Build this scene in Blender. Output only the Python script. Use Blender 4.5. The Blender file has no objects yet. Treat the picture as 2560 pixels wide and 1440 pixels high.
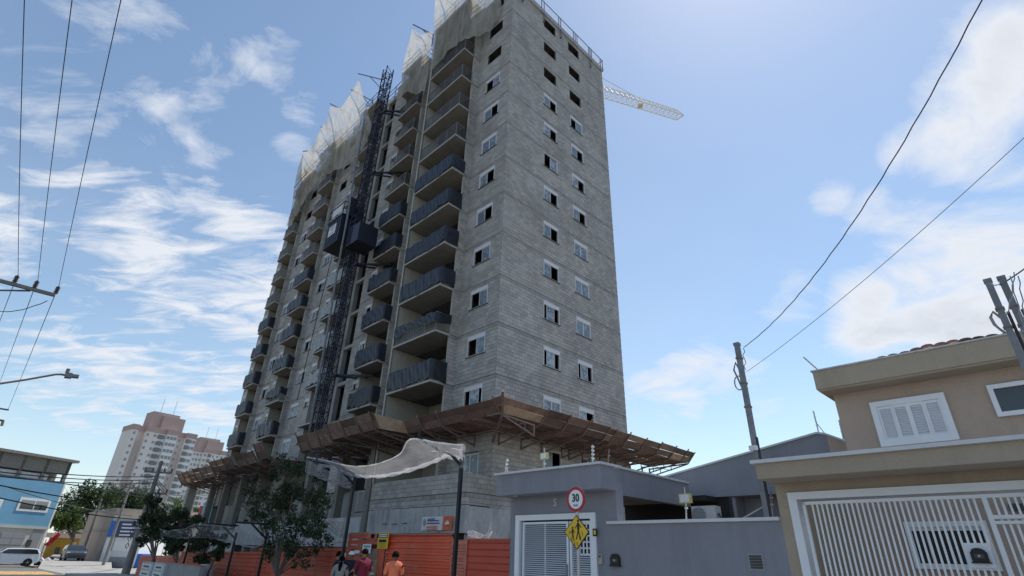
import bpy, bmesh, math, random
from mathutils import Vector, Matrix
random.seed(7)
SC = bpy.context.scene
COL = SC.collection
# ---------------------------------------------------------------- camera
EYE = 1.65
FPX = 1307.9532
PITCH, ROLL = 0.475496377, 0.0324730591
cp, sp, cr, sr = math.cos(PITCH), math.sin(PITCH), math.cos(ROLL), math.sin(ROLL)
_r, _u, FW = Vector((1, 0, 0)), Vector((0, -sp, cp)), Vector((0, cp, sp))
CR, CU = cr * _r + sr * _u, -sr * _r + cr * _u
cam_data = bpy.data.cameras.new('camera'); cam = bpy.data.objects.new('camera', cam_data); COL.objects.link(cam)
cam_data.sensor_width = 36; cam_data.lens = FPX / 2560 * 36; cam_data.clip_start = 0.05; cam_data.clip_end = 6000
cam.matrix_world = Matrix(((CR.x, CU.x, -FW.x, 0), (CR.y, CU.y, -FW.y, 0), (CR.z, CU.z, -FW.z, EYE), (0, 0, 0, 1)))
SC.camera = cam
# ---------------------------------------------------------------- light
SUN_EL, SUN_AZ = 62, 38          # azimuth clockwise from +Y (the way the camera looks)
SC.view_settings.view_transform = 'Standard'; SC.view_settings.look = 'None'
SC.view_settings.exposure = 0.4; SC.view_settings.gamma = 1.0; SC.view_settings.use_curve_mapping = False
world = bpy.data.worlds.new('World'); SC.world = world; world.use_nodes = True
sun_data = bpy.data.lights.new('sun', 'SUN'); sun_data.energy = 3.6; sun_data.angle = math.radians(0.5); sun_data.color = (1, 0.95, 0.87)
sun = bpy.data.objects.new('sun', sun_data); COL.objects.link(sun)
sd = Vector((math.sin(math.radians(SUN_AZ)) * math.cos(math.radians(SUN_EL)), math.cos(math.radians(SUN_AZ)) * math.cos(math.radians(SUN_EL)), math.sin(math.radians(SUN_EL))))
sun.rotation_euler = sd.to_track_quat('Z', 'Y').to_euler()

def ray(x, y):
    """direction of a pixel of the 2560 px photograph"""
    d = (x - 1280) / FPX * CR - (y - 720) / FPX * CU + FW
    return d / math.hypot(d.x, d.y)
def at(x, y, dist):
    return ray(x, y) * dist + Vector((0, 0, EYE))

def build_world():
    nt = world.node_tree; N = nt.nodes; L = nt.links; N.clear()
    out = N.new('ShaderNodeOutputWorld'); bg = N.new('ShaderNodeBackground'); bg.inputs[1].default_value = 0.12
    sky = N.new('ShaderNodeTexSky'); sky.sky_type = 'NISHITA'; sky.sun_disc = False
    sky.sun_elevation = math.radians(SUN_EL); sky.sun_rotation = math.radians(SUN_AZ)
    sky.altitude = 700; sky.air_density = 1.2; sky.dust_density = .45; sky.ozone_density = 1.6
    tc = N.new('ShaderNodeTexCoord')
    def vm(op, a, b=None):
        n = N.new('ShaderNodeVectorMath'); n.operation = op
        for i, s in ((0, a), (1, b)):
            if s is None: continue
            if isinstance(s, tuple): n.inputs[i].default_value = s
            else: L.new(s, n.inputs[i])
        return n
    def m(op, a, b=None, c=None, clamp=False):
        n = N.new('ShaderNodeMath'); n.operation = op; n.use_clamp = clamp
        for i, s in ((0, a), (1, b), (2, c)):
            if s is None: continue
            if isinstance(s, (int, float)): n.inputs[i].default_value = s
            else: L.new(s, n.inputs[i])
        return n.outputs[0]
    sep = N.new('ShaderNodeSeparateXYZ'); L.new(tc.outputs['Generated'], sep.inputs[0])
    zc = m('ADD', m('MAXIMUM', sep.outputs[2], 0.0), 0.16)
    comb = N.new('ShaderNodeCombineXYZ')
    L.new(m('DIVIDE', sep.outputs[0], zc), comb.inputs[0]); L.new(m('DIVIDE', sep.outputs[1], zc), comb.inputs[1])
    P = comb.outputs[0]
    def noise(scale, detail, rough, dist=0.0, vec=P, off=(0, 0, 0), sc=(1, 1, 1)):
        mp = N.new('ShaderNodeMapping'); L.new(vec, mp.inputs[0]); mp.inputs[1].default_value = off; mp.inputs[3].default_value = sc
        mp.inputs[2].default_value = (0, 0, math.radians(-28))
        n = N.new('ShaderNodeTexNoise'); n.inputs['Scale'].default_value = scale; n.inputs['Detail'].default_value = detail
        n.inputs['Roughness'].default_value = rough; n.inputs['Distortion'].default_value = dist
        L.new(mp.outputs[0], n.inputs['Vector']); return n.outputs[0]
    def blob(px, py, size, w):
        """how strongly cloud gathers around one compass direction of the sky"""
        d = ray(px, py).normalized()
        dot = vm('DOT_PRODUCT', tc.outputs['Generated'], tuple(d)).outputs['Value']
        return m('MULTIPLY', m('SMOOTH_MIN', m('MAXIMUM', m('DIVIDE', m('SUBTRACT', dot, math.cos(math.radians(size))), 1 - math.cos(math.radians(size))), 0.0), 1.0, 0.2), w)
    # rippled altocumulus band on the left, heaped cloud on the right, thin wisps between
    left = None
    for b in ((560, 640, 10, .9), (380, 600, 9, .9), (250, 560, 8, .8), (620, 760, 8, .95), (480, 700, 9, .85), (60, 560, 9, .75), (60, 860, 8, .6), (300, 930, 8, .8), (520, 975, 7, .85), (150, 900, 7, .7), (700, 700, 7, .8), (560, 1040, 5, .55)):
        v = blob(*b); left = v if left is None else m('MAXIMUM', left, v)
    wisp = None
    for b in ((420, 210, 6.5, .62), (240, 60, 8, .6), (450, 380, 5, .6), (620, 110, 3.5, .55), (760, 280, 3.2, .62), (270, 265, 4, .55), (590, 480, 3.5, .45), (740, 370, 3, .6), (690, 110, 4, .6), (60, 300, 5, .6), (140, 180, 6, .6), (330, 30, 6, .6), (500, 250, 5, .6), (40, 80, 6, .55), (690, 180, 3, .6), (370, 90, 5, .55)):
        v = blob(*b); wisp = v if wisp is None else m('MAXIMUM', wisp, v)
    right = None
    for b in ((2400, 780, 10, 1.0), (2250, 800, 8, .9), (2520, 680, 9, 1.0), (2500, 180, 9, .95), (2420, 330, 7, .85), (2330, 350, 5, .7), (1680, 960, 8, .62), (1850, 960, 8, .62), (1650, 800, 6, .38), (2080, 500, 3, .45), (2560, 420, 6, .6), (1950, 760, 7, .5), (2200, 560, 5, .5), (1620, 650, 4, .45), (2330, 620, 7, .75), (2180, 880, 7, .8), (1750, 900, 7, .6)):
        v = blob(*b); right = v if right is None else m('MAXIMUM', right, v)
    n1 = noise(4.6, 9, .6, .5, sc=(1.0, 2.4, 1))        # ripples
    n2 = noise(2.1, 10, .6, .5, off=(3, 1, 0))          # heaps
    n3 = noise(4.2, 9, .62, .6, off=(7, 2, 0), sc=(1, 1.5, 1))
    n4 = noise(.8, 5, .5, .2, off=(11, 5, 0))
    rag = noise(1.1, 4, .5, 0, off=(5, 9, 0))
    cl = m('MULTIPLY', m('SUBTRACT', m('ADD', n1, m('MULTIPLY', left, .38)), .70), 4.8, clamp=True)
    cw = m('MULTIPLY', m('SUBTRACT', m('ADD', n3, m('MULTIPLY', wisp, .44)), .70), 4.0, clamp=True)
    crr = m('MULTIPLY', m('SUBTRACT', m('ADD', n2, m('MULTIPLY', right, .5)), .76), 5.5, clamp=True)
    veil = m('MULTIPLY', m('SUBTRACT', n4, .45), .8, clamp=True)
    cover = m('MAXIMUM', m('MAXIMUM', m('MULTIPLY', cl, .93), m('MULTIPLY', cw, .8)), m('MAXIMUM', m('MULTIPLY', crr, .95), m('MULTIPLY', veil, .65)))
    # thick hearts of the heaped clouds are a little greyer than their rims
    heart = m('MULTIPLY', m('SUBTRACT', m('ADD', n2, m('MULTIPLY', right, .5)), .93), 3.0, clamp=True)
    ccol = N.new('ShaderNodeMix'); ccol.data_type = 'RGBA'; L.new(heart, ccol.inputs['Factor'])
    ccol.inputs['A'].default_value = (5.3, 5.5, 5.9, 1); ccol.inputs['B'].default_value = (3.5, 3.65, 4.0, 1)
    mixs = N.new('ShaderNodeMix'); mixs.data_type = 'RGBA'
    # haze towards the horizon
    hz = m('POWER', m('SUBTRACT', 1.0, m('MAXIMUM', sep.outputs[2], 0.0), clamp=True), 7.0)
    tint = N.new('ShaderNodeMix'); tint.data_type = 'RGBA'; tint.blend_type = 'MULTIPLY'; tint.inputs['Factor'].default_value = 1
    L.new(sky.outputs[0], tint.inputs['A']); tint.inputs['B'].default_value = (1.06, 1.04, .97, 1)
    hm = N.new('ShaderNodeMix'); hm.data_type = 'RGBA'; L.new(m('MULTIPLY', hz, .55), hm.inputs['Factor']); L.new(tint.outputs['Result'], hm.inputs['A']); hm.inputs['B'].default_value = (3.6, 4.6, 5.6, 1)
    L.new(cover, mixs.inputs['Factor']); L.new(hm.outputs['Result'], mixs.inputs['A']); L.new(ccol.outputs['Result'], mixs.inputs['B'])
    L.new(mixs.outputs['Result'], bg.inputs[0]); L.new(bg.outputs[0], out.inputs[0])
build_world()

# ---------------------------------------------------------------- frames
YAW = 0.767945861
CORNER = Vector((-0.6657707, 24.86890815, 0))
LV = Vector((-math.sin(YAW), math.cos(YAW), 0))     # along the street front, going left and away
RV = Vector((math.cos(YAW), math.sin(YAW), 0))      # square to it, going away from the street
FROT = YAW                                           # local x = RV (v), local y = LV (u)
def W(v, u, z=0.0):
    return CORNER + RV * v + LV * u + Vector((0, 0, z))
def hit(x, y, O, n):
    d = ray(x, y); t = (O.dot(n)) / d.dot(n); p = d * t; return p + Vector((0, 0, EYE))
def onV(x, y, v):
    """point of the plane v = const under a pixel, as (u, z above ground)"""
    P = hit(x, y, CORNER + RV * v, RV); return (P - CORNER).dot(LV), P.z
def onR(x, y, u=0.0):
    P = hit(x, y, CORNER + LV * u, LV); return (P - CORNER).dot(RV), P.z
def gz(P):
    t = P.x * LV.x + P.y * LV.y
    return -0.0085 * max(0.0, t - 5)

# ---------------------------------------------------------------- materials
MATS = {}
def mat(name, col=(.5, .5, .5), rough=.8, metal=0.0, spec=.5, var=0.0, rnd=None, noise=None, bump=None, fn=None, dark=0.5, nscale=3.0, coat=0, alpha=None, stain=None):
    """rnd: 'island' or 'object' per-piece tone; var: tone spread; noise: (scale, amount) mottling; stain: (scale, colour, amount)"""
    m = bpy.data.materials.new(name); m.use_nodes = True; MATS[name] = m
    nt = m.node_tree; N = nt.nodes; L = nt.links; b = N['Principled BSDF']
    b.inputs['Roughness'].default_value = rough; b.inputs['Metallic'].default_value = metal
    b.inputs['Specular IOR Level'].default_value = spec
    if coat: b.inputs['Coat Weight'].default_value = coat
    cur = None
    rgb = N.new('ShaderNodeRGB'); rgb.outputs[0].default_value = (*col, 1); cur = rgb.outputs[0]
    tc = N.new('ShaderNodeTexCoord'); geo = N.new('ShaderNodeNewGeometry')
    def mul(cur, fac, lo, hi):
        mr = N.new('ShaderNodeMapRange'); L.new(fac, mr.inputs[0]); mr.inputs[3].default_value = lo; mr.inputs[4].default_value = hi
        h = N.new('ShaderNodeVectorMath'); h.operation = 'SCALE'; L.new(cur, h.inputs[0]); L.new(mr.outputs[0], h.inputs['Scale']); return h.outputs[0]
    if rnd == 'island': cur = mul(cur, geo.outputs['Random Per Island'], 1 - var, 1 + var)
    if rnd == 'object':
        oi = N.new('ShaderNodeObjectInfo'); cur = mul(cur, oi.outputs['Random'], 1 - var, 1 + var)
    if noise:
        for sc_, am in (noise if isinstance(noise, list) else [noise]):
            n = N.new('ShaderNodeTexNoise'); n.inputs['Scale'].default_value = sc_; n.inputs['Detail'].default_value = 6; n.inputs['Roughness'].default_value = .65
            L.new(geo.outputs['Position'], n.inputs['Vector']); 
            mr = N.new('ShaderNodeMapRange'); L.new(n.outputs[0], mr.inputs[0]); mr.inputs[1].default_value = .3; mr.inputs[2].default_value = .7; mr.inputs[3].default_value = 1 - am; mr.inputs[4].default_value = 1 + am
            h = N.new('ShaderNodeVectorMath'); h.operation = 'SCALE'; L.new(cur, h.inputs[0]); L.new(mr.outputs[0], h.inputs['Scale']); cur = h.outputs[0]
    if stain:
        sc_, scol, am = stain[:3]
        mp = N.new('ShaderNodeMapping'); mp.inputs[3].default_value = stain[3] if len(stain) > 3 else (1, 1, 1); L.new(geo.outputs['Position'], mp.inputs[0])
        n = N.new('ShaderNodeTexNoise'); n.inputs['Scale'].default_value = sc_; n.inputs['Detail'].default_value = 8; n.inputs['Roughness'].default_value = .7
        L.new(mp.outputs[0], n.inputs['Vector'])
        mr = N.new('ShaderNodeMapRange'); L.new(n.outputs[0], mr.inputs[0]); mr.inputs[1].default_value = .5; mr.inputs[2].default_value = .68; mr.inputs[4].default_value = am
        mx = N.new('ShaderNodeMix'); mx.data_type = 'RGBA'; L.new(mr.outputs[0], mx.inputs['Factor']); L.new(cur, mx.inputs['A']); mx.inputs['B'].default_value = (*scol, 1); cur = mx.outputs['Result']
    L.new(cur, b.inputs['Base Color'])
    if bump:
        n = N.new('ShaderNodeTexNoise'); n.inputs['Scale'].default_value = bump[0]; n.inputs['Detail'].default_value = 6
        L.new(geo.outputs['Position'], n.inputs['Vector']); bm_ = N.new('ShaderNodeBump'); bm_.inputs['Strength'].default_value = bump[1]; bm_.inputs['Distance'].default_value = .02
        L.new(n.outputs[0], bm_.inputs['Height']); L.new(bm_.outputs[0], b.inputs['Normal'])
    if fn: fn(nt, b, cur)
    return m
mat('block_stuff', (.405, .39, .37), .93, rnd='island', var=.15, noise=[(.35, .16), (22, .12)], stain=(.4, (.21, .205, .2), .5, (1, 1, .5)), bump=(60, .4))
mat('block_one', (.405, .39, .37), .93, rnd='object', var=.15, noise=[(.35, .16), (22, .12)], stain=(.4, (.21, .205, .2), .5, (1, 1, .5)), bump=(60, .4))
mat('mortar', (.13, .128, .125), .95, noise=(8, .2))
mat('groove', (.06, .06, .06), .95)
mat('mortar_smear', (.1, .098, .095), .95, noise=[(1.2, .18), (14, .14)], stain=(.8, (.15, .15, .145), .5))
mat('band', (.32, .31, .295), .92, noise=[(1.5, .2), (14, .12)], stain=(2.0, (.13, .13, .125), .6))
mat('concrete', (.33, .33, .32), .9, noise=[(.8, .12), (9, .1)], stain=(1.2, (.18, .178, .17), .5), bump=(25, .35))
mat('cast_concrete', (.46, .465, .47), .9, noise=[(.8, .14), (5, .1), (12, .1)], stain=(1.6, (.22, .22, .22), .8, (1, 1, .25)), bump=(18, .5))
mat('pillar', (.2, .19, .17), .9, noise=(5, .2))
mat('slab_edge', (.4, .385, .35), .9, noise=(6, .15))
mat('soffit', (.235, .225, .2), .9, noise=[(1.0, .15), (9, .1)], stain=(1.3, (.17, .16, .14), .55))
mat('plaster', (.40, .385, .34), .9, noise=[(1.2, .1)], stain=(.9, (.36, .34, .3), .4))
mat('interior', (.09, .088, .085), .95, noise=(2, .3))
mat('white_frame', (.62, .63, .66), .5, noise=(4, .05))
mat('shutter_white', (.66, .67, .72), .55, noise=(5, .06))
mat('sill_dark', (.06, .06, .065), .6)
def glassfn(nt, b, cur):
    N, L = nt.nodes, nt.links
    oi = N.new('ShaderNodeObjectInfo')
    geo = N.new('ShaderNodeNewGeometry'); n = N.new('ShaderNodeTexNoise'); n.inputs['Scale'].default_value = 3.2; n.inputs['Detail'].default_value = 5
    L.new(geo.outputs['Position'], n.inputs['Vector'])
    mr = N.new('ShaderNodeMapRange'); L.new(n.outputs[0], mr.inputs[0]); mr.inputs[1].default_value = .42; mr.inputs[2].default_value = .62
    md = N.new('ShaderNodeMath'); md.operation = 'MULTIPLY'; L.new(mr.outputs[0], md.inputs[0]); L.new(oi.outputs['Random'], md.inputs[1])
    mx = N.new('ShaderNodeMix'); mx.data_type = 'RGBA'; L.new(md.outputs[0], mx.inputs['Factor']); mx.inputs['A'].default_value = (.13, .17, .21, 1); mx.inputs['B'].default_value = (.42, .48, .52, 1)
    L.new(mx.outputs['Result'], b.inputs['Base Color'])
mat('film_glass', (.25, .33, .38), .22, spec=.6, fn=glassfn)
mat('dark_glass', (.02, .025, .03), .08, spec=.8)
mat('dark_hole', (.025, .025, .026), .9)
def tarpfn(nt, b, cur):
    N, L = nt.nodes, nt.links
    b.inputs['Roughness'].default_value = .46
mat('tarp', (.014, .017, .03), .5, spec=.5, rnd='object', var=.35, noise=(6, .3), fn=tarpfn)
mat('grey_film', (.30, .31, .33), .45, spec=.5, noise=(3, .25))
mat('rail_metal', (.20, .20, .21), .5, metal=.4)
mat('scaffold', (.16, .165, .18), .5, metal=.5, noise=(9, .3))
mat('hoist_steel', (.022, .024, .045), .5, metal=.3, noise=(6, .3))
mat('hoist_light', (.14, .14, .17), .5, metal=.3)
mat('galv', (.5, .5, .5), .45, metal=.6, noise=(5, .2))
mat('wood', (.175, .118, .095), .85, rnd='object', var=.5, noise=[(2.5, .3), (14, .18)], stain=(1.3, (.12, .07, .055), .6), bump=(30, .3))
mat('wood_light', (.33, .235, .165), .85, rnd='object', var=.3, noise=[(2.5, .25)], stain=(1.6, (.2, .12, .08), .5))
mat('bracket', (.22, .16, .14), .7, metal=.2, noise=(6, .3))
mat('grey_stucco', (.262, .27, .31), .92, noise=[(.5, .07), (2.5, .04), (40, .07)], bump=(90, .5), stain=(1.6, (.185, .19, .225), .5, (1, 1, .1)))
mat('tan_stucco', (.45, .36, .3), .92, noise=[(.5, .06), (2.5, .04), (40, .07)], bump=(90, .5), stain=(1.6, (.36, .275, .215), .5, (1, 1, .1)))
mat('olive_stucco', (.40, .335, .26), .92, noise=[(.5, .06), (2.5, .04), (40, .07)], bump=(90, .5), stain=(1.6, (.3, .25, .2), .55, (1, 1, .12)))
mat('coping', (.62, .64, .67), .6, noise=[(3, .1)], stain=(3, (.4, .4, .4), .4))
mat('white_paint', (.76, .79, .84), .45, noise=(2, .04))
mat('fence_orange', (.55, .088, .038), .45, spec=.4, rnd='object', var=.14, noise=[(.9, .14), (8, .08)], stain=(1.2, (.5, .17, .12), .6, (.6, .6, 2)))
mat('fence_red', (.4, .06, .035), .45, spec=.4, rnd='object', var=.06, noise=[(.9, .1)], stain=(.8, (.3, .05, .03), .4))
mat('fence_post', (.42, .14, .1), .5, noise=(4, .2))
mat('post_dark', (.012, .012, .016), .5, metal=.3)
mat('asphalt', (.13, .13, .13), .9, noise=[(.3, .15), (60, .2)], bump=(60, .4))
mat('pavement', (.36, .35, .33), .9, noise=[(.5, .15), (20, .1)])
mat('light_road', (.33, .32, .30), .9, noise=[(.3, .12), (30, .15)], stain=(.5, (.2, .195, .19), .5))
mat('earth', (.17, .15, .12), .95, noise=[(.2, .2), (6, .2)])
mat('road_yellow', (.62, .36, .1), .8, noise=[(.8, .15)], stain=(.8, (.4, .3, .2), .5))
mat('blue_wall', (.16, .36, .52), .9, noise=[(.4, .1)], stain=(.35, (.2, .4, .55), .5, (1, 1, .2)))
mat('cream_wall', (.55, .52, .45), .9, noise=[(.4, .08)], stain=(.5, (.4, .38, .33), .4))
mat('beige_wall', (.36, .29, .24), .9, noise=[(.6, .14)], stain=(.6, (.42, .38, .35), .6, (1, 1, .3)))
mat('yellow_wall', (.38, .22, .03), .9, noise=[(.6, .2)])
mat('far_window', (.22, .21, .21), .6)
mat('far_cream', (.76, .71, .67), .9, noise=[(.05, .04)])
mat('far_shade', (.58, .51, .475), .9)  # shaded copy of the tower cream, shade put into the colour
mat('far_white', (.8, .79, .78), .9)
mat('far_pink', (.46, .34, .31), .9, noise=[(.08, .06)])
mat('roof_tile', (.6, .46, .4), .85, rnd='object', var=.25, noise=(5, .25))
mat('skin', (.33, .19, .13), .55, noise=(20, .05))
mat('skin_dark', (.16, .085, .055), .55)
mat('hair', (.006, .005, .005), .9, spec=.1)
mat('cloth_grey', (.24, .24, .23), .9, noise=(12, .1)); mat('cloth_dark', (.02, .024, .04), .9); mat('cloth_navy', (.02, .022, .03), .9)
mat('cloth_maroon', (.17, .01, .035), .85, noise=(12, .12)); mat('cloth_orange', (.75, .2, .1), .85, noise=(12, .1)); mat('denim', (.06, .08, .13), .9)
mat('helmet_white', (.8, .8, .8), .3)
mat('bark', (.12, .1, .08), .9, noise=[(8, .3)], bump=(30, .6)); mat('trunk_white', (.5, .5, .5), .9, noise=[(4, .25)])
mat('car_white', (.72, .74, .78), .25, coat=.6); mat('car_dark', (.03, .035, .045), .3, coat=.6); mat('car_red', (.22, .02, .04), .25, coat=.6)
mat('tyre', (.015, .015, .015), .85); mat('rim', (.5, .5, .52), .35, metal=.7)
mat('red_glossy', (.5, .01, .02), .35); mat('yellow_sign', (.72, .47, .02), .5, noise=(4, .08)); mat('black', (.012, .012, .014), .6)
mat('sign_white', (.78, .8, .82), .5); mat('sign_red', (.42, .01, .025), .45); mat('banner_white', (.72, .73, .76), .7, noise=(3, .05)); mat('banner_orange', (.68, .16, .05), .6)
mat('ink_blue', (.06, .1, .22), .7); mat('ink_teal', (.1, .3, .4), .7); mat('green_ink', (.05, .16, .1), .7)
mat('sign_navy', (.05, .06, .14), .6); mat('sign_blue', (.03, .15, .5), .6); mat('poster_red', (.42, .05, .08), .6, noise=(1.2, .5)); mat('poster_cyan', (.12, .38, .5), .6, noise=(1.2, .4)); mat('poster_yellow', (.65, .48, .05), .6)
mat('ac_white', (.66, .67, .66), .5, noise=(5, .06)); mat('grille_grey', (.3, .31, .32), .6)
mat('concrete_pole', (.24, .22, .2), .9, noise=[(3, .2)]); mat('service_pole', (.2, .215, .24), .7, noise=[(5, .25)])
mat('porcelain', (.16, .1, .09), .4); mat('wire', (.03, .03, .035), .6); mat('wire_light', (.3, .3, .32), .6); mat('crane_white', (.8, .8, .78), .5); mat('crane_yellow', (.7, .6, .35), .5)
mat('flood_yellow', (.5, .45, .16), .4); mat('lamp_grey', (.2, .18, .19), .5)
def leaf(name, col, var=.45):
    def fn(nt, b, cur):
        N, L = nt.nodes, nt.links
        tr = N.new('ShaderNodeBsdfTranslucent'); mx = N.new('ShaderNodeMixShader'); mx.inputs[0].default_value = .3
        L.new(cur, tr.inputs[0]); out = N['Material Output']; L.new(b.outputs[0], mx.inputs[1]); L.new(tr.outputs[0], mx.inputs[2]); L.new(mx.outputs[0], out.inputs[0])
    return mat(name, col, .6, spec=.3, rnd='island', var=var, noise=(1.2, .25), fn=fn)
leaf('leaf_dark', (.045, .068, .03)); leaf('leaf_mid', (.05, .085, .03)); leaf('leaf_bright', (.1, .15, .04))
def netmat(name, col, opac, sc=0.0):
    def fn(nt, b, cur):
        N, L = nt.nodes, nt.links
        tp = N.new('ShaderNodeBsdfTransparent'); tr = N.new('ShaderNodeBsdfTranslucent'); df = N.new('ShaderNodeBsdfDiffuse')
        L.new(cur, tr.inputs[0]); L.new(cur, df.inputs[0])
        m1 = N.new('ShaderNodeMixShader'); m1.inputs[0].default_value = .5; L.new(df.outputs[0], m1.inputs[1]); L.new(tr.outputs[0], m1.inputs[2])
        geo = N.new('ShaderNodeNewGeometry'); n = N.new('ShaderNodeTexNoise'); n.inputs['Scale'].default_value = 2.2; n.inputs['Detail'].default_value = 6
        mp = N.new('ShaderNodeMapping'); mp.inputs[3].default_value = (1, 1, .22); L.new(geo.outputs['Position'], mp.inputs[0]); L.new(mp.outputs[0], n.inputs['Vector'])
        mr = N.new('ShaderNodeMapRange'); L.new(n.outputs[0], mr.inputs[0]); mr.inputs[1].default_value = .35; mr.inputs[2].default_value = .65; mr.inputs[3].default_value = max(0, opac - (.2 if opac > .5 else .05)); mr.inputs[4].default_value = min(1, opac + (.24 if opac > .5 else .06))
        m2 = N.new('ShaderNodeMixShader'); L.new(mr.outputs[0], m2.inputs[0]); L.new(tp.outputs[0], m2.inputs[1]); L.new(m1.outputs[0], m2.inputs[2])
        out = N['Material Output']; L.new(m2.outputs[0], out.inputs[0])
    return mat(name, col, .9, noise=(2, .1), fn=fn)
netmat('net', (.58, .555, .5), .68); netmat('net_white', (.6, .6, .62), .3); netmat('net_low', (.45, .44, .42), .26); netmat('hem_white', (.7, .7, .72), .8); netmat('thin_net', (.7, .7, .72), .22)

# ---------------------------------------------------------------- mesh builder
class MB:
    def __init__(s): s.v = []; s.f = []; s.m = []; s.mats = []
    def mi(s, name):
        if name not in s.mats: s.mats.append(name)
        return s.mats.index(name)
    def face(s, pts, m=0):
        n = len(s.v); s.v += [tuple(p) for p in pts]; s.f.append(tuple(range(n, n + len(pts)))); s.m.append(m)
    def box(s, x0, x1, y0, y1, z0, z1, m=0, skip=''):
        if x1 < x0: x0, x1 = x1, x0
        if y1 < y0: y0, y1 = y1, y0
        n = len(s.v)
        s.v += [(x0, y0, z0), (x1, y0, z0), (x1, y1, z0), (x0, y1, z0), (x0, y0, z1), (x1, y0, z1), (x1, y1, z1), (x0, y1, z1)]
        for k, q in (('b', (0, 3, 2, 1)), ('t', (4, 5, 6, 7)), ('s', (0, 1, 5, 4)), ('e', (1, 2, 6, 5)), ('n', (2, 3, 7, 6)), ('w', (3, 0, 4, 7))):
            if k in skip: continue
            s.f.append(tuple(n + i for i in q)); s.m.append(m)
    def bar(s, p, q, w, h=None, m=0, up=(0, 0, 1)):
        h = w if h is None else h
        p, q = Vector(p), Vector(q); d = (q - p)
        if d.length < 1e-6: return
        d.normalize(); up = Vector(up)
        if abs(d.dot(up)) > .98: up = Vector((1, 0, 0))
        a = d.cross(up).normalized(); b = a.cross(d).normalized()
        n = len(s.v)
        for c in (p, q):
            for i, j in ((-1, -1), (1, -1), (1, 1), (-1, 1)): s.v.append(tuple(c + a * (i * w / 2) + b * (j * h / 2)))
        for qd in ((0, 3, 2, 1), (4, 5, 6, 7), (0, 1, 5, 4), (1, 2, 6, 5), (2, 3, 7, 6), (3, 0, 4, 7)):
            s.f.append(tuple(n + i for i in qd)); s.m.append(m)
    def tube(s, pts, r, seg=6, m=0, caps=True):
        pts = [Vector(p) for p in pts]; n0 = len(s.v); k = len(pts)
        rs = r if isinstance(r, (list, tuple)) else [r] * k
        for i, p in enumerate(pts):
            d = (pts[min(i + 1, k - 1)] - pts[max(i - 1, 0)]).normalized()
            up = Vector((0, 0, 1)) if abs(d.z) < .95 else Vector((1, 0, 0))
            a = d.cross(up).normalized(); b = a.cross(d)
            for j in range(seg):
                t = 2 * math.pi * j / seg; s.v.append(tuple(p + a * math.cos(t) * rs[i] + b * math.sin(t) * rs[i]))
        for i in range(k - 1):
            for j in range(seg):
                a0 = n0 + i * seg + j; a1 = n0 + i * seg + (j + 1) % seg
                s.f.append((a0, a1, a1 + seg, a0 + seg)); s.m.append(m)
        if caps:
            s.f.append(tuple(n0 + j for j in range(seg))[::-1]); s.m.append(m)
            s.f.append(tuple(n0 + (k - 1) * seg + j for j in range(seg))); s.m.append(m)
    def grid(s, rows, m=0):
        n0 = len(s.v); R = len(rows); Cc = len(rows[0])
        for r in rows: s.v += [tuple(p) for p in r]
        for i in range(R - 1):
            for j in range(Cc - 1):
                a = n0 + i * Cc + j; s.f.append((a, a + 1, a + 1 + Cc, a + Cc)); s.m.append(m)
    def disc(s, c, ax, r, seg=16, m=0, up=(0, 0, 1), ry=None, th=0.0):
        ax = Vector(ax).normalized(); up = Vector(up); a = ax.cross(up).normalized(); b = a.cross(ax); c = Vector(c); ry = r if ry is None else ry
        p0 = [c + a * math.cos(2 * math.pi * j / seg) * r + b * math.sin(2 * math.pi * j / seg) * ry for j in range(seg)]
        if th:
            p1 = [p + ax * th for p in p0]; s.face(p1, m); s.face(p0[::-1], m)
            for j in range(seg): s.face([p0[j], p0[(j + 1) % seg], p1[(j + 1) % seg], p1[j]], m)
        else: s.face(p0, m)
    def ball(s, c, r, m=0, seg=10, rings=6, sz=1.0):
        n0 = len(s.v); c = Vector(c)
        for i in range(rings + 1):
            ph = math.pi * i / rings
            for j in range(seg):
                t = 2 * math.pi * j / seg; s.v.append((c.x + r * math.sin(ph) * math.cos(t), c.y + r * math.sin(ph) * math.sin(t), c.z + r * sz * math.cos(ph)))
        for i in range(rings):
            for j in range(seg):
                a = n0 + i * seg + j; b = n0 + i * seg + (j + 1) % seg; s.f.append((a, b, b + seg, a + seg)); s.m.append(m)
    def mesh(s, name, mats, smooth=False):
        me = bpy.data.meshes.new(name); me.from_pydata(s.v, [], s.f)
        ms = mats if isinstance(mats, (list, tuple)) else [mats]
        for x in ms: me.materials.append(MATS[x])
        if len(ms) > 1: me.polygons.foreach_set('material_index', s.m)
        if smooth: me.polygons.foreach_set('use_smooth', [True] * len(me.polygons))
        me.update(); return me
    def obj(s, name, mats, parent=None, smooth=False, **kw):
        return link(name, s.mesh(name, mats, smooth), parent, **kw)
def link(name, me, parent=None, loc=None, rot=None, scale=None, label=None, cat=None, group=None, kind=None):
    o = bpy.data.objects.new(name, me); COL.objects.link(o)
    if parent: o.parent = parent
    if loc is not None: o.location = loc
    if rot is not None: o.rotation_euler = rot if isinstance(rot, (tuple, list)) else (0, 0, rot)
    if scale is not None: o.scale = scale
    tag(o, label, cat, group, kind); return o
def tag(o, label=None, cat=None, group=None, kind=None):
    if label: o['label'] = label
    if cat: o['category'] = cat
    if group: o['group'] = group
    if kind: o['kind'] = kind
    return o
def thing(name, loc, rot, label, cat, group=None):
    return link(name, None, None, loc, rot, label=label, cat=cat, group=group)
def boxes(name, m, parent, lst, **kw):
    mb = MB()
    for b in lst: mb.box(*b)
    return mb.obj(name, m, parent, **kw)
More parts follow.
